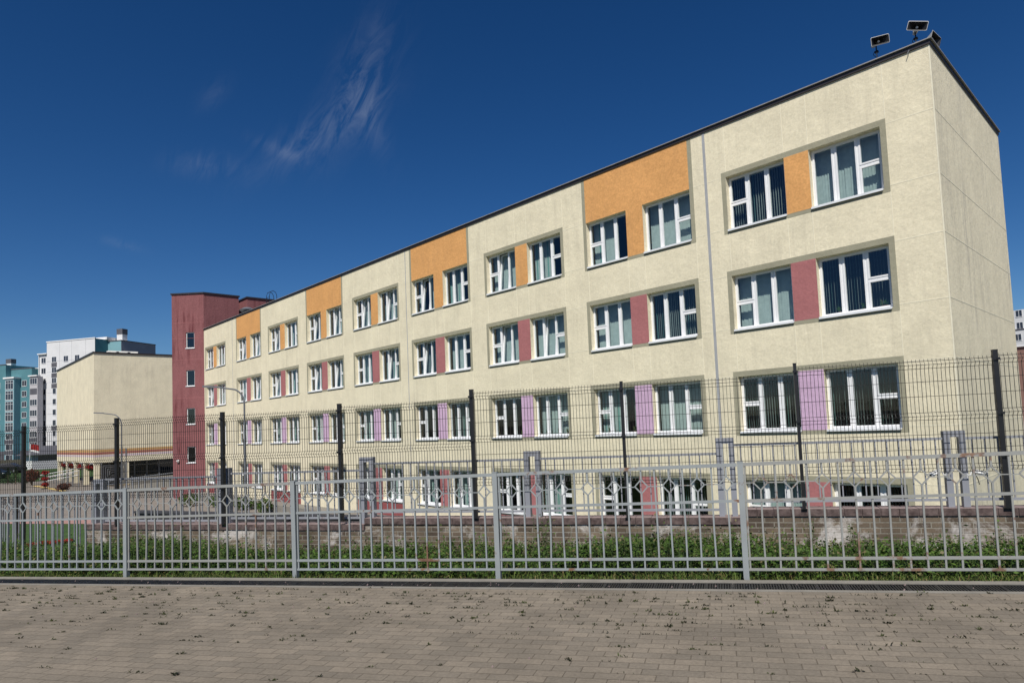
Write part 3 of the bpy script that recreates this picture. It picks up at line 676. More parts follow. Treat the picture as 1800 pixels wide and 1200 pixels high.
for z in (.3, .6, .9): mb.tube([(-.28, -.28, z), (.28, -.28, z)], .018, 6)
mb.build('rungs', M_black, t)

# ---------------------------------------------------------------- maroon stair tower
tower = thing('stair_tower', 'maroon stair tower with single windows at the far end of the cream facade', 'tower', (-57.1, 0, -3.8))
A = Vector((-.01, 0)); B = Vector((-2.08, -2.0)); T = 14.62 + 3.8
e = (B - A); L = e.length; e.normalize(); nn = Vector((e.y, -e.x)) if Vector((e.y, -e.x)).dot(Vector((1, -1))) > 0 else Vector((-e.y, e.x))
mb = MB(); tw = []
for k in range(4):
    zt_ = 11.13 - k * 3.38 + 3.8; tw.append((.86, 1.62, zt_ - 1.42, zt_))
ts = sorted({0.0, L} | {w for q in tw for w in q[:2]}); zz = sorted({0.0, T} | {w for q in tw for w in q[2:]})
def TP(t_, z, d=0): return (A.x + e.x * t_ + nn.x * d, A.y + e.y * t_ + nn.y * d, z)
for a, b in zip(ts, ts[1:]):
    for c, d in zip(zz, zz[1:]):
        if any(q[0] < (a + b) / 2 < q[1] and q[2] < (c + d) / 2 < q[3] for q in tw): continue
        mb.face([TP(b, c), TP(a, c), TP(a, d), TP(b, d)])
for q in tw:
    a, b, c, d = q
    for p1, p2 in (((a, c), (a, d)), ((a, d), (b, d)), ((b, d), (b, c)), ((b, c), (a, c))):
        mb.face([TP(*p1), TP(*p2), TP(*p2, d=-.2), TP(*p1, d=-.2)])
poly = [(A.x, A.y), (A.x, 3.05), (-3.2, 3.05), (-6.4, 1.6), (B.x - 2.0, B.y + 1.5), (B.x, B.y)]
for p, q in zip(poly, poly[1:]): mb.face([(p[0], p[1], 0), (q[0], q[1], 0), (q[0], q[1], T), (p[0], p[1], T)])
mb.face([(p[0], p[1], T - .1) for p in poly])
mb.build('wall', M_tower, tower)
mb = MB()
for p, q in zip(poly, poly[1:] + poly[:1]):
    P_, Q_ = Vector(p), Vector(q); dd = (Q_ - P_).normalized(); no = Vector((dd.y, -dd.x)) * .09
    for z_a, z_b, m_ in ((T - .06, T + .06, 0),):
        c = [P_ + no - dd * .05, Q_ + no + dd * .05, Q_ - no * 1.5, P_ - no * 1.5]
        if True: mb.prism([(v.x, v.y) for v in c], z_a, z_b)
mb.build('roof_flashing', M_flash, tower)
mb = MB()
for z in (12.0, 10.6, 8.7, 5.3, 1.95): mb.face([TP(L, z + 3.78, .004), TP(0, z + 3.78, .004), TP(0, z + 3.80, .004), TP(L, z + 3.80, .004)])
mb.build('panel_joints', M_rose, tower)
for a, b, c, d in tw:
    mb = MB(); s = .06
    for (p, q, r_, s_) in ((a, a + s, c, d), (b - s, b, c, d), (a, b, c, c + s), (a, b, d - s, d)):
        pts = [TP(p, r_, -.08), TP(q, r_, -.08), TP(q, s_, -.08), TP(p, s_, -.08)]; bk = [TP(p, r_, -.15), TP(q, r_, -.15), TP(q, s_, -.15), TP(p, s_, -.15)]
        mb.face(pts)
        for k in range(4): mb.face([pts[k], pts[(k + 1) % 4], bk[(k + 1) % 4], bk[k]])
    o = mb.build('window', M_pvc, tower)
    mb = MB(); mb.face([TP(a, c, -.11), TP(b, c, -.11), TP(b, d, -.11), TP(a, d, -.11)]); put('pane', mb.mesh('pane', M_darkglass), o)
    mb = MB(); pts = [TP(a - .04, c, .06), TP(b + .04, c, .06), TP(b + .04, c, -.1), TP(a - .04, c, -.1)]
    mb.prism([(p[0], p[1]) for p in pts], c - .05, c + .015); put('sill', mb.mesh('sill', M_sill), o)
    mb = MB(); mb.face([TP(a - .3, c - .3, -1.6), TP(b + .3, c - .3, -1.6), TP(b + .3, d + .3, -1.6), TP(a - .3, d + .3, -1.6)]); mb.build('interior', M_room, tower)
# small white security camera on the tower
p = TP(2.38, 3.46, .0)
t = thing('tower_camera', 'small white security camera with a dark bracket on the maroon tower wall', 'siren', (-57.1 + p[0], p[1], -3.8 + p[2]))
mb = MB(); mb.tube([(.06, -.06, 0), (.10, -.10, .16)], .09, 10, r2=.12); mb.box(.0, .14, -.14, 0, .16, .24); mb.build('housing', M_white, t)
mb = MB(); mb.box(0, .07, -.07, 0, -.12, .0); mb.build('bracket', M_black, t)
# second maroon rooftop block
t = thing('rooftop_block', 'low maroon rooftop block behind the school parapet, beyond the gap beside the tower', 'rooftop block', (-57.1, 3.82, ROOF - .3))
mb = MB(); mb.box(-6, 0, 0, 5.2, 0, 3.55); mb.build('wall', M_tower, t); mb = MB(); mb.box(-6, .09, -.09, 5.3, 3.55, 3.67); mb.build('roof_flashing', M_flash, t)

# ---------------------------------------------------------------- windowless cream hall on columns
BX, BY, BU, BT = -78.15, -4.39, -.45, 11.36; GZ = -2.93
hall = thing('cream_hall', 'windowless cream block with orange and red stripes, on columns beside the maroon tower', 'building', (BX, BY, GZ))
o_ = -GZ
mb = MB(); mb.box(-22.5, 0, 0, 24, BU + o_, BT + o_); mb.build('wall', M_cream, hall)
mb = MB()
for (x0, x1, y0, y1) in ((-22.6, .1, -.1, .3), (-.3, .1, .3, 24), (-22.6, -22.2, .3, 24)): mb.box(x0, x1, y0, y1, BT + o_ - .05, BT + o_ + .1)
mb.build('roof_flashing', M_flash, hall)
M_striper = noisy('stripe_red', (.36, .13, .10), .1, 4); M_stripeo = noisy('stripe_orange', (.52, .31, .13), .1, 4); M_stripel = noisy('stripe_lilac', (.62, .50, .56), .1, 4)
for z0_, z1_, m_ in ((.68, .95, M_stripeo), (.42, .66, M_striper), (.18, .36, M_stripel)):
    mb = MB(); mb.box(-22.5, .006, -.006, 0, z0_ + o_, z1_ + o_); mb.box(0, .006, 0, 24, z0_ + o_, z1_ + o_); mb.build('stripe', m_, hall)
cm_ = MB(); cm_.box(-.27, .27, 0, .5, 0, BU + o_); cme = cm_.mesh('column', M_cream)
for x in (-21.9, -16.1, -11.2, -5.6, -.34): put('column', cme, hall, (x, .05, 0))
put('column', cme, hall, (-.34, 2.75, 0)); put('column', cme, hall, (-.34, 10.5, 0))
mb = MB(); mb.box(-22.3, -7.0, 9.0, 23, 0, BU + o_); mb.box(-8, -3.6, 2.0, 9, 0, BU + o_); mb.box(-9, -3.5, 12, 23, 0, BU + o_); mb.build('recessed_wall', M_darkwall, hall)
# porch glazing
mb = MB()
for k in range(11): mb.box(-3.3, -3.22, -1.8 + k * 1.25, -1.72 + k * 1.25, .0, BU + o_)
mb.box(-3.3, -3.22, -1.8, 11, 1.9, 1.98); glz = mb.build('porch_glazing', M_galv, hall)
mb = MB(); mb.face([(-3.26, -1.8 + 3.6, 0), (-3.26, 11, 0), (-3.26, 11, BU + o_), (-3.26, 1.8, BU + o_)]); put('pane', mb.mesh('pane', M_darkglass), glz)
mb = MB(); mb.box(-3.0, 1.4, 3.0, 16, -.6, .55); mb.box(1.4, 1.75, 3.0, 16, -.6, .36); mb.box(1.75, 2.1, 3.0, 16, -.6, .18); mb.build('porch_steps', M_concrete, hall)
mb = MB()
for i_ in range(5):
    a = .1 + i_ * .19
    for (y0, z0_, y1, z1_) in ((a, a, 2 - a, a), (2 - a, a, 2 - a, 2 - a), (2 - a, 2 - a, a, 2 - a), (a, 2 - a, a, a + .19)): mb.bar((0, .75 + y0, .25 + z0_), (0, .75 + y1, .25 + z1_), .05)
mb.box(-.04, .04, .62, .72, 0, 2.45); mb.box(-.04, .04, 2.72, 2.76, 0, 2.45)
mb.build('ornamental_grille', M_galv, hall)
t = thing('rooftop_unit', 'low white ventilation unit on the roof of the cream hall', 'ventilation unit', (-81.5, -2.2, BT))
mb = MB(); mb.box(-.5, .5, -.3, 2.6, .05, .62); mb.build('housing', M_white, t)
mb = MB()
for y in (.6, 1.7): mb.tube([(.5, y, .35), (.53, y, .35)], .2, 12)
mb.build('fans', M_black, t)
# hanging baskets, steps and rails by the columns
def clump(mb, c, rx, rz, n, s, rng, m=0, ry=None):
    ry = ry or rx
    for _ in range(n):
        while True:
            p = Vector((rng.uniform(-1, 1), rng.uniform(-1, 1), rng.uniform(-1, 1)))
            if p.length < 1: break
        p = Vector((c[0] + p.x * rx, c[1] + p.y * ry, c[2] + p.z * rz)); a = Vector((rng.gauss(0, 1), rng.gauss(0, 1), rng.gauss(0, 1))).normalized(); b = a.cross(Vector((rng.gauss(0, 1), rng.gauss(0, 1), rng.gauss(0, 1)))).normalized()
        q = s * rng.uniform(.6, 1.3); mb.face([p - a * q, p + b * q * .5, p + a * q, p - b * q * .5], m)
rg = random.Random(8)
for k, (x, lab) in enumerate(((-96.6, 'leftmost'), (-91.6, 'second from the left'), (-86.3, 'third from the left'), (-81.3, 'rightmost'))):
    t = thing('hanging_basket', 'red flower basket hanging between the cream columns, %s of four' % lab, 'flower basket', (x, BY + .4, -1.15), 0, 'red flower baskets under the cream hall')
    mb = MB(); mb.tube([(0, 0, -.1), (0, 0, .12)], .2, 10, r2=.42); mb.build('basket', M_bark, t)
    mb = MB(); clump(mb, (0, 0, .22), .62, .30, 240, .13, rg, 0); clump(mb, (0, 0, .05), .55, .3, 90, .12, rg, 1); mb.build('flowers', [M_redflower, M_leaf], t)
    mb = MB(); mb.tube([(0, 0, .1), (0, 0, .70)], .012, 5); mb.build('chain', M_galv, t)
def gz(x): return inner_z(x) + .03
for k, (x, y, h, lab) in enumerate(((-81.6, -8.1, 1.75, 'tall tiered stand of red flowers beside the yellow paving strip'), (-74.0, -7.7, .95, 'low sprawling stand of dark red flowers nearer the ramp'))):
    t = thing('flower_stand', lab, 'flower stand', (x, y, gz(x)), 0, 'red flower stands on the yard paving')
    mb = MB(); mb.tube([(0, 0, 0), (0, 0, h)], .06, 8); mb.tube([(0, 0, 0), (0, 0, .1)], .35, 12, r2=.25); mb.build('stand', M_black, t)
    mb = MB(); nt_ = 2 if k == 0 else 1
    for q in range(nt_ + 1): clump(mb, ((.5 * q if k else 0), 0, .45 + q * (.62 if k == 0 else .25)), .36 if k == 0 else .6, .22, 220, .10, rg, 0)
    mb.build('flowers', [M_redflower if k == 0 else M_redleaf, M_leaf], t)
t = thing('shrub', 'copper leaved shrub beside the conical evergreens', 'shrub', (-92.0, -8.0, gz(-92)))
mb = MB(); clump(mb, (0, 0, 1.15), .8, .75, 700, .13, rg); mb.build('foliage', M_redleaf, t)
mb = MB()
for k in range(6): mb.tube([(0, 0, 0), (rg.uniform(-.4, .4), rg.uniform(-.4, .4), 1.1)], .05, 5, r2=.02)
mb.build('trunk', M_bark, t)
for k, (x, y, lab) in enumerate(((-100.5, -10.2, 'leftmost of four conical evergreens below the grass bank'), (-99.0, -9.5, 'second conical evergreen from the left below the grass bank'), (-97.6, -8.9, 'third conical evergreen from the left below the grass bank'), (-95.6, -8.3, 'conical evergreen nearest the copper leaved shrub'))):
    t = thing('conical_evergreen', lab, 'evergreen', (x, y, gz(x)), 0, 'small conical evergreens in a row')
    mb = MB(); hh = 2.0 + rg.uniform(-.15, .2)
    for q in range(520):
        z = rg.random() ** 1.25; r = .48 * (1 - z) + .04; a = rg.uniform(0, 6.28); rad = r * rg.uniform(.55, 1.08)
        p = Vector((cos(a) * rad, sin(a) * rad, .12 + z * hh)); d = Vector((cos(a) * .6, sin(a) * .6, .8)) * .11; s = Vector((-sin(a), cos(a), 0)) * .04
        mb.face([p - s, p + d * .4 - s, p + d, p + s])
    mb.build('foliage', M_thuja, t); mb = MB(); mb.tube([(0, 0, 0), (0, 0, 1.2)], .05, 6, r2=.02); mb.build('trunk', M_bark, t)
# ramp with steel handrails in front of the columns and one by the porch
def rails(name, label, p0, p1, zr0, zr1, n, grp=None, hs=(.45, .9), wall_h=None):
    t = thing(name, label, 'handrail', tuple(p0), 0, grp); d = Vector(p1) - Vector(p0)
    d = Vector((d.x, d.y, 0))
    mb = MB()
    for k in range(n): q = d * (k / (n - 1)); z = lerp(zr0, zr1, k / (n - 1)); mb.tube([(q.x, q.y, 0 if wall_h is None else z), (q.x, q.y, z + .9)], .035, 6)
    mb.build('uprights', M_galv, t); mb = MB()
    for h in hs: mb.tube([(0, 0, zr0 + h), (d.x, d.y, zr1 + h)], .045, 6)
    mb.build('rails', M_white if 'pale' in label else M_galv, t)
    if wall_h is not None:
        mb = MB(); s = Vector((d.y, -d.x, 0)).normalized() * .1
        pts = [s, d + s, d - s, -s]
        mb.face([(s.x, s.y, 0), (d.x + s.x, d.y + s.y, 0), (d.x + s.x, d.y + s.y, zr1), (s.x, s.y, zr0)]); mb.face([(-s.x, -s.y, 0), (d.x - s.x, d.y - s.y, 0), (d.x - s.x, d.y - s.y, zr1), (-s.x, -s.y, zr0)])
        mb.face([(s.x, s.y, zr0), (d.x + s.x, d.y + s.y, zr1), (d.x - s.x, d.y - s.y, zr1), (-s.x, -s.y, zr0)]); mb.face([(d.x + s.x, d.y + s.y, 0), (d.x - s.x, d.y - s.y, 0), (d.x - s.x, d.y - s.y, zr1), (d.x + s.x, d.y + s.y, zr1)])
        mb.build('ramp_wall', M_concrete, t)
rails('ramp_handrail', 'pale sloping handrail running up behind the copper leaved shrub', (-97, -6.6, gz(-97)), (-84, -5.2, 0), .0, .9, 8, 'pale handrails in front of the cream columns')
rails('ramp_handrail', 'pale handrail nearest the tall red flower stand, sloping up past the columns', (-90, -6.9, gz(-90)), (-79, -5.6, 0), .0, .85, 7, 'pale handrails in front of the cream columns')
rails('ramp_handrail', 'grey handrail on the low ramp wall right of the columns, rising to the maroon tower', (-72.5, -5.6, gz(-72.5)), (-62.0, 1.2, 0), .15, 1.15, 9, None, (.35, .7), wall_h=1)
struct(sheet('tactile_strip', frange(-92, -68, 2), [0, 1], M_yellow, .06, fn=lambda u, n: 0)) if False else None
mb = MB(); mb.face([(-89.4, -8.25, -2.9), (-73.8, -7.75, -2.9), (-73.8, -7.25, -2.9), (-89.4, -7.75, -2.9)]); mb.face([(-77.2, -4.2, -2.9), (-76.7, -4.2, -2.9), (-76.7, -1.0, -2.9), (-77.2, -1.0, -2.9)])
struct(mb.build('tactile_paving', M_yellow))

# lamp posts in the yard
def lamp(label, x, y, z0_, zt_, arm, bend):
    t = thing('lamp_post', label, 'lamp post', (x, y, z0_), 0, 'curved grey lamp posts in the school yard'); h = zt_ - z0_
    ax = Vector((-.70, -.714, 0))
    mb = MB(); mb.tube([(0, 0, 0), (0, 0, h * .78)], .055, 8, r2=.05); mb.build('pole', M_lampmetal, t)
    mb = MB(); pts = [Vector((0, 0, h * .76)), Vector((0, 0, h))]
    for k in range(1, 8):
        a = k / 8 * radians(76); pts.append(Vector((0, 0, h)) + ax * (bend * (1 - cos(a))) + Vector((0, 0, bend * sin(a))))
    last = pts[-1]; pts.append(last + ax * (arm - bend) * .6 + Vector((0, 0, .13)));
    mb.tube(pts, .034, 8); mb.build('arm', M_lampmetal, t)
    mb = MB(); q = pts[-1]; d = ax * .55 + Vector((0, 0, .05)); s = Vector((ax.y, -ax.x, 0)) * .09
    c = [q - s * .5 - ax * .06, q + s * .5 - ax * .06, q + d + s * .6, q + d - s * .6]; up = Vector((0, 0, .035))
    mb.face([v - up for v in c]); mb.face([v + up for v in c][::-1])
    for k in range(4): mb.face([c[k] - up, c[(k + 1) % 4] - up, c[(k + 1) % 4] + up, c[k] + up])
    mb.build('lamp_head', M_lampmetal, t)
lamp('curved grey lamp post standing in front of the maroon tower end of the facade', -22.9, -9.3, -3.59, 3.0, 1.86, .62)
lamp('curved grey lamp post standing in front of the cream hall', -44.8, -8.95, -3.57, 2.75, 2.05, .75)
t = thing('slim_pole', 'slim grey pole just right of the lamp post before the cream hall', 'pole', (-48, -8.0, -3.57)); mb = MB(); mb.tube([(0, 0, 0), (0, 0, 4.7)], .035, 6); mb.build('shaft', M_lampmetal, t); mb = MB(); mb.tube([(0, 0, 4.7), (0, 0, 4.78)], .05, 6); mb.build('cap', M_galv, t)

# dark retaining wall in the yard, small plants on it
t = thing('retaining_wall', 'long dark low retaining wall across the school lawn behind the brick wall', 'wall', (-37.3, -9.8, -3.6))
d = Vector((18.5, 7.15, 0)); s = Vector((d.y, -d.x, 0)).normalized() * .15
mb = MB(); mb.prism([(s.x, s.y), (d.x + s.x, d.y + s.y), (d.x - s.x, d.y - s.y), (-s.x, -s.y)], 0, 1.30); mb.build('wall', M_darkwall, t)
s2 = s * 1.5; mb = MB(); mb.prism([(s2.x, s2.y), (d.x + s2.x, d.y + s2.y), (d.x - s2.x, d.y - s2.y), (-s2.x, -s2.y)], 1.30, 1.42); mb.build('coping', noisy('slate_coping', (.05, .05, .058), .2, 4), t)
for k, (x, y, r, lab) in enumerate(((-50.8, -3.2, .8, 'low green bush at the foot of the maroon tower, left one'), (-47.9, -2.1, .65, 'low green bush at the foot of the maroon tower, right one'), (-43.5, -1.8, .7, 'green bush in front of the ground floor windows near the tower'), (-40.2, -1.7, .6, 'small green bush by the red plinth'))):
    t = thing('bush', lab, 'bush', (x, y, -3.58), 0, 'green bushes along the far end of the facade')
    mb = MB(); clump(mb, (0, 0, .55), r, .5, 420, .10, rg); mb.build('foliage', M_leaf, t); mb = MB()
    for q in range(5): mb.tube([(0, 0, 0), (rg.uniform(-.3, .3), rg.uniform(-.3, .3), .6)], .03, 5, r2=.01)
    mb.build('stems', M_bark, t)
# flower bed on the lawn
fb = MB()
for k in range(4): clump(fb, (-38.6 + k * .25 + rg.uniform(-.2, .2), -14.3 + k * .46, -3.42), .28, .10, 150, .06, rg, 0); clump(fb, (-38.6 + k * .25, -14.3 + k * .46, -3.5), .32, .12, 80, .08, rg, 1)
tag(fb.build('flower_bed', [M_redflower, M_leaf]), 'strip of bright red bedding flowers on the lawn at the left', 'flower bed', kind='stuff')

# side gate leaf of grey bars with a brown handrail, at the left edge
t = thing('barred_gate', 'grey barred gate leaf with a brown top rail at the left edge of the picture', 'gate', tuple(W(-14.38, 10.2, -.60)), FROT)
mb = MB()
for k in range(26): y = -.0 - k * .055; x = -k * .035; mb.box(x - .008, x + .008, y - .008, y + .008, .1, 1.18 - k * .008)
mb.build('bars', M_rail2, t)
mb = MB(); mb.bar((.02, 0, 1.22), (-.95, -1.5, 1.02), .04); mb.box(-.02, .02, -.02, .02, 0, 1.22); mb.build('top_rail', M_bark, t)
mb = MB(); mb.bar((0, 0, .12), (-.92, -1.45, .12), .03); mb.build('bottom_rail', M_rail2, t)

# ---------------------------------------------------------------- apartment blocks far behind
AROT = math.atan2(-.524, -.852)       # local x runs left along the facades, local y towards the camera
def apt_root(name, label, x, y, z, cat='apartment block', grp=None): return thing(name, label, cat, (x, y, z), AROT, grp)
M_aptw = noisy('apartment_white_panel', (.66, .66, .66), .05, .5); M_aptg = noisy('apartment_grey_and_shaded_white', (.33, .335, .36), .08, .5); M_teal = noisy('apartment_teal_panel', (.085, .215, .245), .08, .5)
M_tealL = noisy('apartment_pale_teal_panel', (.19, .36, .40), .06, .5); M_char = noisy('apartment_charcoal_panel', (.10, .10, .115), .15, .8); M_winx = base('apartment_window_glass', (.035, .04, .055), .12, 0, .6)[0]
M_lgrey = noisy('loggia_grey', (.48, .46, .47), .05, .5)
def aptwin(w, h, n, frame=M_pvc, split=0):
    mb = MB(); t = .07
    mb.box(-w / 2, w / 2, -.02, .03, -h / 2, h / 2, 1)
    mb.box(-w / 2 - .03, w / 2 + .03, .0, .09, -h / 2 - .12, -h / 2, 0); mb.box(-w / 2, w / 2, 0, .06, h / 2 - t, h / 2, 0)
    for k in range(n + 1): x = -w / 2 + w * k / n; mb.box(x - t / 2, x + t / 2, 0, .055, -h / 2, h / 2, 0)
    if split: mb.box(-w / 2, w / 2, 0, .055, h * .18 - t / 2, h * .18 + t / 2, 0)
    return mb.mesh('window', [frame, M_winx])
w2, w3, w6 = aptwin(1.5, 1.5, 2), aptwin(2.3, 1.6, 3), aptwin(2.6, 2.35, 3, split=1)
w1 = aptwin(1.1, 1.5, 1)
BZ = -2.0
# white block: local origin = its right front corner
wb = apt_root('white_apartment_block', 'tall white and grey panel apartment block rising behind the cream hall', -196.3, 17.34, BZ)
H1 = 29.1 - BZ
mb = MB(); mb.box(0, 15.9, -16, 0, 0, H1); mb.box(-4.28, 0, -15.2, -3.93, 0, H1 - .5); mb.build('wall', M_aptw, wb)
mb = MB(); mb.box(15.9, 18.95, -12, -.3, 0, 26.0 - BZ); mb.build('side_wing', M_aptw, wb)
mb = MB(); mb.box(-.02, 0, -3.93, -.0, 0, H1 - .05); mb.build('teal_side', M_teal, wb)
mb = MB(); mb.box(-4.28, -.02, -3.93, -3.90, 0, H1 - .55); mb.build('teal_face', M_tealL, wb)
mb = MB(); mb.box(-4.31, -4.28, -15.2, -3.93, 0, H1 - .55); mb.build('shaded_side', M_aptg, wb)  # white panels on the shaded side, their shade put in as grey
mb = MB(); mb.box(-.15, 16.0, -.2, .12, H1, H1 + .25, 0); mb.box(15.8, 18.9, -.6, .25, 26.0 - BZ, 26.25 - BZ, 0); mb.box(-4.4, -.02, -4.1, -3.8, H1 - .5, H1 - .3, 1); mb.box(-4.45, -4.25, -15.2, -4.1, H1 - .5, H1 - .3, 1); mb.build('parapet', [M_white, M_char], wb)
mb = MB(); mb.box(-.6, 6.5, -9, -3, H1, H1 + .7, 0); mb.build('roof_upstand', M_aptw, wb)
mb = MB(); mb.box(-2.7, -.9, -7.4, -5.8, H1 - .5, H1 + 1.6, 0); mb.box(-2.75, -.85, -7.45, -5.75, H1 + 1.6, H1 + 3.1, 1); mb.build('chimney', [M_aptw, M_char], wb)
mb = MB()
for x in (3.0, 7.6, 11.6): mb.box(x - .03, x + .03, 0, .01, 0, H1)
for k in range(11): mb.box(0, 15.9, 0, .01, H1 - 5.2 + .03 - k * 2.8 - .03, H1 - 5.2 + .06 - k * 2.8)
mb.build('panel_joints', M_aptg, wb)
for r in range(9):
    z = 24.4 - BZ - r * 2.8
    for x in (5.75, 9.45): put('window', w2, wb, (x, .0, z))
    put('window', w2 if r < 3 else w1, wb, (13.4 if r < 3 else 13.3, 0, z)); put('window', w2, wb, (17.3, -.3, z))
    if r in (0, 1, 2, 6): mb = MB(); mb.box(12.5, 14.3, 0, .03, z - 2.05, z - .78); mb.build('spandrel', M_char, wb)
    if r in (6, 7): mb = MB(); mb.box(16.3, 18.4, -.3, -.27, z - 2.05, z - .78); mb.build('spandrel', M_char, wb)
mb = MB(); mb.tube([(18.72, -.1, 0), (18.72, -.1, 26 - BZ)], .09, 6); mb.build('downpipe', M_white, wb)
# teal block: origin at px 56 plane
tb = apt_root('teal_apartment_block', 'teal apartment block with glazed balcony stacks at the left edge, lower than the white one', -211.66, 6.03, BZ)
HT = 22.3 - BZ
mb = MB(); mb.box(0, 7.0, -13, 0, 0, HT); mb.build('wall', M_teal, tb)
mb = MB(); mb.box(7.0, 30, -13, 1.4, 0, 23.5 - BZ); mb.build('projecting_wing', M_teal, tb)
mb = MB(); mb.box(-.1, 7.1, -.3, .1, HT, HT + .2); mb.box(6.9, 30, 1.2, 1.5, 23.5 - BZ, 23.7 - BZ); mb.build('parapet', M_char, tb)
mb = MB(); mb.box(11, 12.8, -4.3, -3, HT, HT + 2.3, 0); mb.box(10.95, 12.85, -4.35, -2.95, HT + 2.3, HT + 3.5, 1); mb.build('chimney', [M_aptw, M_char], tb); mb = MB(); mb.box(1, 6.5, -9, -6, HT, HT + .9, 0); mb.build('roof_upstand', M_aptw, tb)
mb = MB(); mb.box(3.75, 6.85, 0, 1.7, 0, 19.7 - BZ, 0); mb.box(3.5, 7.2, 0, 2.0, 19.7 - BZ, 20.1 - BZ, 1); mb.build('balcony_stack', [M_tealL, M_white], tb)
for r in range(8):
    z = 18.45 - BZ - r * 2.8
    if r < 5: put('window', w6, tb, (5.3, 1.7, z - .35))
    else:
        put('window', w3, tb, (5.3, 1.7, z)); mb = MB(); mb.box(3.8, 6.8, 1.7, 1.73, z - 2.0, z - .82) ; mb.build('spandrel', M_char, tb)
    put('window', w2, tb, (2.45, 0, z)); put('window', w2, tb, (9.6, 1.4, z - .4)); put('window', w2, tb, (13.0, 1.4, z - .4))
mb = MB(); mb.box(-.03, 7.0, 0, .03, 0, 2.6); mb.box(7.0, 30, 1.4, 1.43, 0, 2.6); mb.build('base_cladding', M_char, tb)
mb = MB()
for k in range(8): mb.box(0, 6.0, 0, .01, HT - 4.6 - k * 2.8, HT - 4.56 - k * 2.8)
mb.build('panel_joints', M_char, tb)
# loggia stack between the two
mb = MB(); mb.box(-2.6, 0, -1.0, .5, 0, 20.0 - BZ, 0); mb.box(-2.8, .15, -.2, .9, 20 - BZ, 20.3 - BZ, 1); mb.build('loggia_stack', [M_lgrey, M_white], tb)
for r in range(8):
    z = 18.75 - BZ - r * 2.8
    if r == 1: mb = MB(); mb.box(-2.45, -.1, .5, .52, z - .75, z + .85); mb.build('open_loggia_shade', M_char, tb)  # flat dark sheet, coloured as the shade inside an open loggia
    else: put('window', w3, tb, (-1.3, .5, z))
    if r >= 5: mb = MB(); mb.box(-2.55, -.02, .5, .53, z - 2.0, z - .85); mb.build('spandrel', M_char, tb)
# upper part of the wall above the loggias (dark teal return)
mb = MB(); mb.box(-.12, 0, -12.9, -1.6, 0, HT - .2); mb.build('teal_return', M_teal, tb)
# far right: white tower block and brown building
t = apt_root('white_tower_block', 'distant white tower block with a dark flank, past the right end of the school', -24.25, 165.5, -2.0, 'tower block'); t.rotation_euler = (0, 0, radians(-12))
mb = MB(); mb.box(0, 14, 0, 12, 0, 25.2); mb.build('wall', M_aptw, t); mb = MB(); mb.box(-.05, 0, 0, 12, 0, 25.2); mb.build('dark_flank', M_char, t)
mb = MB(); mb.box(-3, 14, -1.4, 0, 0, 20.4); mb.build('lower_wing', M_aptw, t)
mb = MB(); mb.box(-3.1, 14, -1.5, -1.3, 20.4, 20.7); mb.build('parapet', M_char, t)
wt = aptwin(1.3, 1.5, 2)
for r in range(9):
    for x in (1.6, 4.6, 7.6, 10.6): put('window', wt, t, (x, 0 if r >= 8 else -1.4, 2.0 + r * 2.8 - (0 if r < 7 else 0)), (0, 0, pi)) if r < 7 else put('window', wt, t, (x, 0, 2.0 + r * 2.8), (0, 0, pi))
t = thing('brown_building', 'reddish brown building past the right end of the school, below the white tower block', 'building', (-7.0, 54.0, -3.6))
mb = MB(); mb.box(-1.5, 22, 0, 14, 0, 10.4); mb.build('wall', noisy('brown_render', (.22, .125, .10), .1, 1.5), t); mb = MB(); mb.box(-1.7, 22.2, -.2, .1, 10.4, 10.6); mb.build('parapet', M_aptw, t)
for k in range(4):
    mb = MB(); mb.box(3 + k * 4, 4.6 + k * 4, -.03, 0, 6.6, 8.3); mb.build('window', M_winx, t)

# cars, shed and flag at the far left
def car(label, x, y, z, rot, col):
    t = thing('parked_car', label, 'car', (x, y, z), rot, 'dark cars parked below the teal block')
    m, n, l, b = base('car_paint', col, .25, .3, .6)
    prof = [(-2.2, .35), (-2.25, .75), (-2.05, .95), (-1.3, 1.02), (-.7, 1.45), (.7, 1.48), (1.5, 1.0), (2.15, .88), (2.25, .6), (2.2, .32)]
    mb = MB()
    for i in range(len(prof)):
        a, c = prof[i], prof[(i + 1) % len(prof)]; ka, kc = (.72 if a[1] > 1.2 else .88), (.72 if c[1] > 1.2 else .88)
        mb.face([(a[0], -ka, a[1]), (c[0], -kc, c[1]), (c[0], kc, c[1]), (a[0], ka, a[1])])
    for s in (-1, 1): mb.face([(p[0], s * (.72 if p[1] > 1.2 else .88), p[1]) for p in prof])
    mb.build('body', m, t)
    mb = MB()
    for s in (-1, 1): mb.face([(-1.15, s * .865, 1.04), (1.25, s * .865, 1.04), (.62, s * .745, 1.40), (-.62, s * .745, 1.40)])
    mb.face([(1.42, -.74, 1.06), (1.42, .74, 1.06), (.78, .66, 1.44), (.78, -.66, 1.44)]); mb.build('windows', M_winx, t)
    for wx in (-1.35, 1.35):
        for s in (-1, 1):
            mb = MB(); mb.tube([(wx, s * .72, .32), (wx, s * .92, .32)], .32, 14, 0); mb.tube([(wx, s * .91, .32), (wx, s * .93, .32)], .19, 10, 1); mb.build('wheel', [M_rubber, M_galv], t)
    for s in (-.6, .6): mb = MB(); mb.box(2.2, 2.27, s - .17, s + .17, .62, .76); mb.build('headlight', M_white, t)
car('dark blue car at the left edge, nearer of the two below the teal block', -113.0, -10.2, inner_z(-113) + .03, radians(52), (.02, .025, .04))
car('black car parked just behind the dark blue one, below the teal block', -121.5, -7.5, inner_z(-121.5) + .03, radians(60), (.015, .015, .017))
sh = thing('garden_shed', 'low white walled shed with a dark hipped roof, left of the cream columns', 'shed', (-126, -4.2, inner_z(-126)), radians(-38 + 90 + 0))
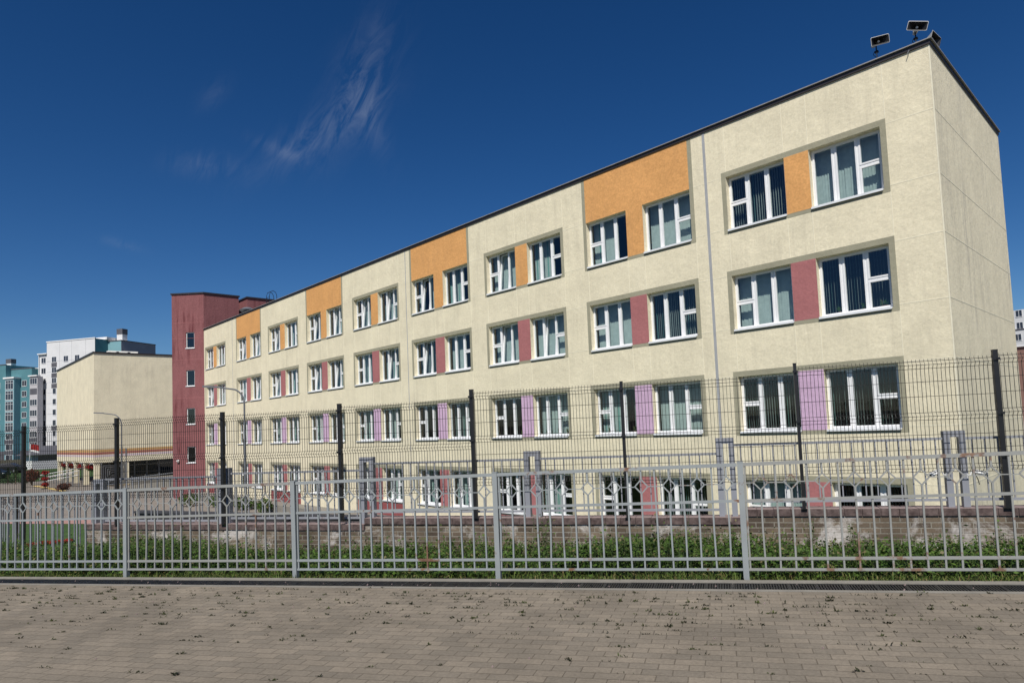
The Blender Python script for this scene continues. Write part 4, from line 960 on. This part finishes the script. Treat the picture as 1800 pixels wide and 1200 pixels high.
mb = MB(); mb.box(-1, 12, 0, 4, 0, 2.3); mb.build('wall', M_aptg, sh); mb = MB(); mb.box(-1.05, .3, -.05, .6, 0, 2.3); mb.build('corner_pier', M_white, sh)
mb = MB(); pts = [(-1.8, -.8, 2.3), (12.8, -.8, 2.3), (12.8, 4.8, 2.3), (-1.8, 4.8, 2.3)]; r0, r1 = (.6, 2, 3.7), (11, 2, 3.7)
mb.face([pts[0], pts[1], r1, r0]); mb.face([pts[1], pts[2], r1]); mb.face([pts[2], pts[3], r0, r1]); mb.face([pts[3], pts[0], r0]); mb.face(pts[::-1]); mb.build('roof', M_char, sh)
mb = MB(); mb.box(1.2, 11, -.03, 0, 1.35, 2.15); mb.build('window_band', M_winx, sh)
t = thing('flag', 'red and white flag on a pole above the shed', 'flag', (-118, -5.3, inner_z(-118)))
mb = MB(); mb.tube([(0, 0, 0), (.2, .2, 4.4)], .04, 6); mb.build('pole', M_white, t)
def cloth(name, m, a0, a1):
    mb = MB(); n_ = 6
    g_ = [[(.2 + i * .12, .2 + i * .14 + .08 * sin(i * 1.3), lerp(a0, a1, j / 3) - .01 * i * i * .6) for i in range(n_ + 1)] for j in range(4)]
    for j in range(3):
        for i in range(n_): mb.face([g_[j][i], g_[j][i + 1], g_[j + 1][i + 1], g_[j + 1][i]])
    return smooth(mb.build(name, m, t))
cloth('red_band', M_redflower, 4.35, 3.5); cloth('white_band', M_white, 3.5, 3.2)

# ---------------------------------------------------------------- weeds, grass and litter
def leaf_mesh(name, quads, mats, idx=None):
    q = np.asarray(quads, dtype=np.float32); n = len(q)
    me = bpy.data.meshes.new(name); me.vertices.add(n * 4); me.vertices.foreach_set('co', q.reshape(-1)); me.loops.add(n * 4); me.loops.foreach_set('vertex_index', np.arange(n * 4, dtype=np.int32))
    me.polygons.add(n); me.polygons.foreach_set('loop_start', np.arange(0, n * 4, 4, dtype=np.int32)); me.polygons.foreach_set('loop_total', np.full(n, 4, dtype=np.int32))
    if idx is not None: me.polygons.foreach_set('material_index', np.asarray(idx, dtype=np.int32))
    for m in mats: me.materials.append(m)
    me.update(); me.validate(); return me
rng = np.random.default_rng(4)
def leaves(base_p, az, el, ln, wd):
    """leaf quads (rhombs) from base points"""
    d = np.stack([np.cos(az) * np.cos(el), np.sin(az) * np.cos(el), np.sin(el)], 1); s = np.stack([-np.sin(az), np.cos(az), np.zeros_like(az)], 1)
    tw_ = rng.normal(0, .5, len(az))[:, None]; up = np.cross(d, s); s = s * np.cos(tw_) + up * np.sin(tw_)
    L_ = ln[:, None]; w_ = wd[:, None]; mid = base_p + d * L_ * .5 + np.array([0, 0, .1]) * L_ * .3
    return np.stack([base_p, mid + s * w_, base_p + d * L_, mid - s * w_], 1)
def land_v(u, n): return np.array([land(a, b) for a, b in zip(u, n)])
def toW(u, n, z): return np.stack([CAM.x + NV.x * n + UV.x * u, CAM.y + NV.y * n + UV.y * u, z], 1)
# leafy weeds between the two fences
ns_ = 16000
u = rng.uniform(-17.5, 6.5, ns_); n_ = rng.beta(1.9, 1.3, ns_) * 2.55 + 7.28
dens = np.array([noise.noise(Vector((a * .55, b * .9, 3.1))) for a, b in zip(u, n_)])
hg = np.array([noise.noise(Vector((a * .42, b * .5, 9.7))) for a, b in zip(u, n_)])
keep = dens > -.42; u, n_, hg = u[keep], n_[keep], hg[keep]; k = len(u)
h = np.clip(.24 + .15 * (n_ - 7.2) / 2.6 + .34 * hg + rng.normal(0, .06, k), .10, .75)
tall = rng.random(k) < .012; h[tall] += rng.uniform(.12, .38, tall.sum())
for uu, nn_, hh_ in ((-2.45, 8.6, .86), (-2.38, 8.65, .78), (-2.5, 8.55, .7), (-5.3, 8.9, .55), (-5.1, 9.0, .6), (1.05, 9.3, .66), (1.5, 9.2, .6), (4.2, 8.9, .58), (-8.9, 8.8, .62), (-10.2, 8.9, .66)):
    i = np.argmin((u - uu) ** 2 + (n_ - nn_) ** 2)
    sel = np.argsort((u - uu) ** 2 + (n_ - nn_) ** 2)[:7]; h[sel] = np.maximum(h[sel], hh_ * rng.uniform(.8, 1.05, 7))
zg = land_v(u, n_); Q = []; I = []
lean = rng.normal(0, .12, (k, 2))
for j in range(11):
    f = (j + rng.random(k)) / 11.0; f = .12 + .88 * f
    b = toW(u, n_, zg + h * f); b[:, 0] += lean[:, 0] * h * f; b[:, 1] += lean[:, 1] * h * f
    b[:, :2] += rng.normal(0, .018, (k, 2))
    az = rng.uniform(0, 2 * pi, k); el = rng.normal(.25, .4, k); ln = rng.uniform(.035, .085, k) * (1.15 - .5 * f); wd = ln * rng.uniform(.22, .38, k)
    Q.append(leaves(b, az, el, ln, wd)); I.append((rng.random(k) < .28).astype(int) + 0)
# stems
a = toW(u, n_, zg); c = toW(u, n_, zg + h * .97); c[:, 0] += lean[:, 0] * h; c[:, 1] += lean[:, 1] * h
sx = np.tile(np.array([[.0022, .0022, 0]]), (k, 1)); Q.append(np.stack([a - sx, a + sx, c + sx * .4, c - sx * .4], 1)); I.append(np.full(k, 2))
o = put('weeds', leaf_mesh('weeds', np.concatenate(Q), [M_leaf, M_leaf2, M_stem], np.concatenate(I)))
tag(o, 'dense leafy green weeds and wild shoots filling the strip between the street fence and the brick wall', 'weeds', kind='stuff')
# grass blades near the kerb and under the weeds
kk = 42000
u = rng.uniform(-20, 7.5, kk); n_ = 6.83 + rng.gamma(1.5, .34, kk); keep = n_ < 9.5; u, n_ = u[keep], n_[keep]; kk = len(u)
dn = np.array([noise.noise(Vector((a * .9, b * 1.3, 1.7))) for a, b in zip(u, n_)]); keep = dn > -.22 + rng.uniform(-.15, .1, kk); u, n_, dn = u[keep], n_[keep], dn[keep]; kk = len(u)
zg = land_v(u, n_); b = toW(u, n_, zg); az = rng.uniform(0, 2 * pi, kk); el = rng.uniform(.55, 1.45, kk); ln = np.clip(rng.gamma(3.2, .017, kk) + .05 * np.clip(dn + .2, 0, 1), .02, .2)
# blade: two-segment bend
d = np.stack([np.cos(az) * np.cos(el), np.sin(az) * np.cos(el), np.sin(el)], 1); s = np.stack([-np.sin(az), np.cos(az), 0 * az], 1) * .0036
m = b + d * ln[:, None] * .55; e_ = m + (d + np.stack([np.cos(az) * .5, np.sin(az) * .5, -.4 + 0 * az], 1)) * ln[:, None] * .45
Q = np.concatenate([np.stack([b - s, b + s, m + s * .8, m - s * .8], 1), np.stack([m - s * .8, m + s * .8, e_ + s * .15, e_ - s * .15], 1)])
o = put('grass', leaf_mesh('grass', Q, [M_grass])); tag(o, 'short scruffy grass along the kerb under the street fence', 'grass', kind='stuff')
# grass on the near slope of the lawn
kk = 16000; u = rng.uniform(-24, -12.4, kk); n_ = rng.uniform(10.1, 20, kk); zg = land_v(u, n_); b = toW(u, n_, zg); az = rng.uniform(0, 2 * pi, kk)
Q = leaves(b, az, rng.uniform(.7, 1.4, kk), rng.uniform(.05, .12, kk), np.full(kk, .008)); o = put('lawn_grass', leaf_mesh('lawn_grass', Q, [M_leaf2])); tag(o, 'mown green grass on the slope left of the brick wall', 'grass', kind='stuff')
# weeds in the paving joints
Q = []; I = []; r = np.random.default_rng(9)
for _ in range(900):
    uu = r.uniform(-11, 4.5); nn_ = 6.38 - r.gamma(1.6, .55)
    if nn_ < 1.2: continue
    # snap to joints
    row = round(nn_ / .1); nn_ = row * .1
    if r.random() < .35: uu = round((uu - (.1 if row % 2 else 0)) / .2) * .2 + (.1 if row % 2 else 0)
    ct = int(r.integers(4, 15)); ln_ = r.uniform(.010, .034); wide = r.random() < .3
    bu = uu + r.normal(0, .05 if wide else .013, ct); bn = nn_ + r.normal(0, .004 if wide else .008, ct)
    b = toW(bu, bn, np.array([plaza_z(q) for q in bu]) + .001); az = r.uniform(0, 6.28, ct); el = r.uniform(.1, .9, ct); ln = ln_ * r.uniform(.5, 1.2, ct)
    Q.append(leaves(b, az, el, ln, ln * .22)); I.append(np.full(ct, int(r.random() < .35)))
o = put('joint_weeds', leaf_mesh('joint_weeds', np.concatenate(Q), [M_stemgreen := foliage('joint_weed_leaves', (.022, .026, .012), (.045, .045, .02)), foliage('joint_weed_olive', (.04, .05, .015), (.06, .07, .02))], np.concatenate(I)))
tag(o, 'tiny dark weed tufts sprouting from the joints of the paving', 'weeds', kind='stuff')
# pale pebbles and scraps on the paving and the grating
mb = MB(); rp = random.Random(2)
for _ in range(150):
    uu = rp.uniform(-10, 4); nn_ = rp.choice((rp.uniform(6.47, 6.7), rp.uniform(2, 6.3), rp.uniform(5, 6.4))); s = rp.uniform(.004, .011); w = W(uu, nn_); z = plaza_z(uu)
    mb.tube([(w.x, w.y, z - .002), (w.x + s * .5, w.y, z + s * .5), (w.x + s * .3, w.y + s * .3, z + s)], s, 5, 0, r2=s * .4)
tag(mb.build('litter', M_copetop), 'scattered pale grit and tiny stones on the paving and grating', 'grit', kind='stuff')
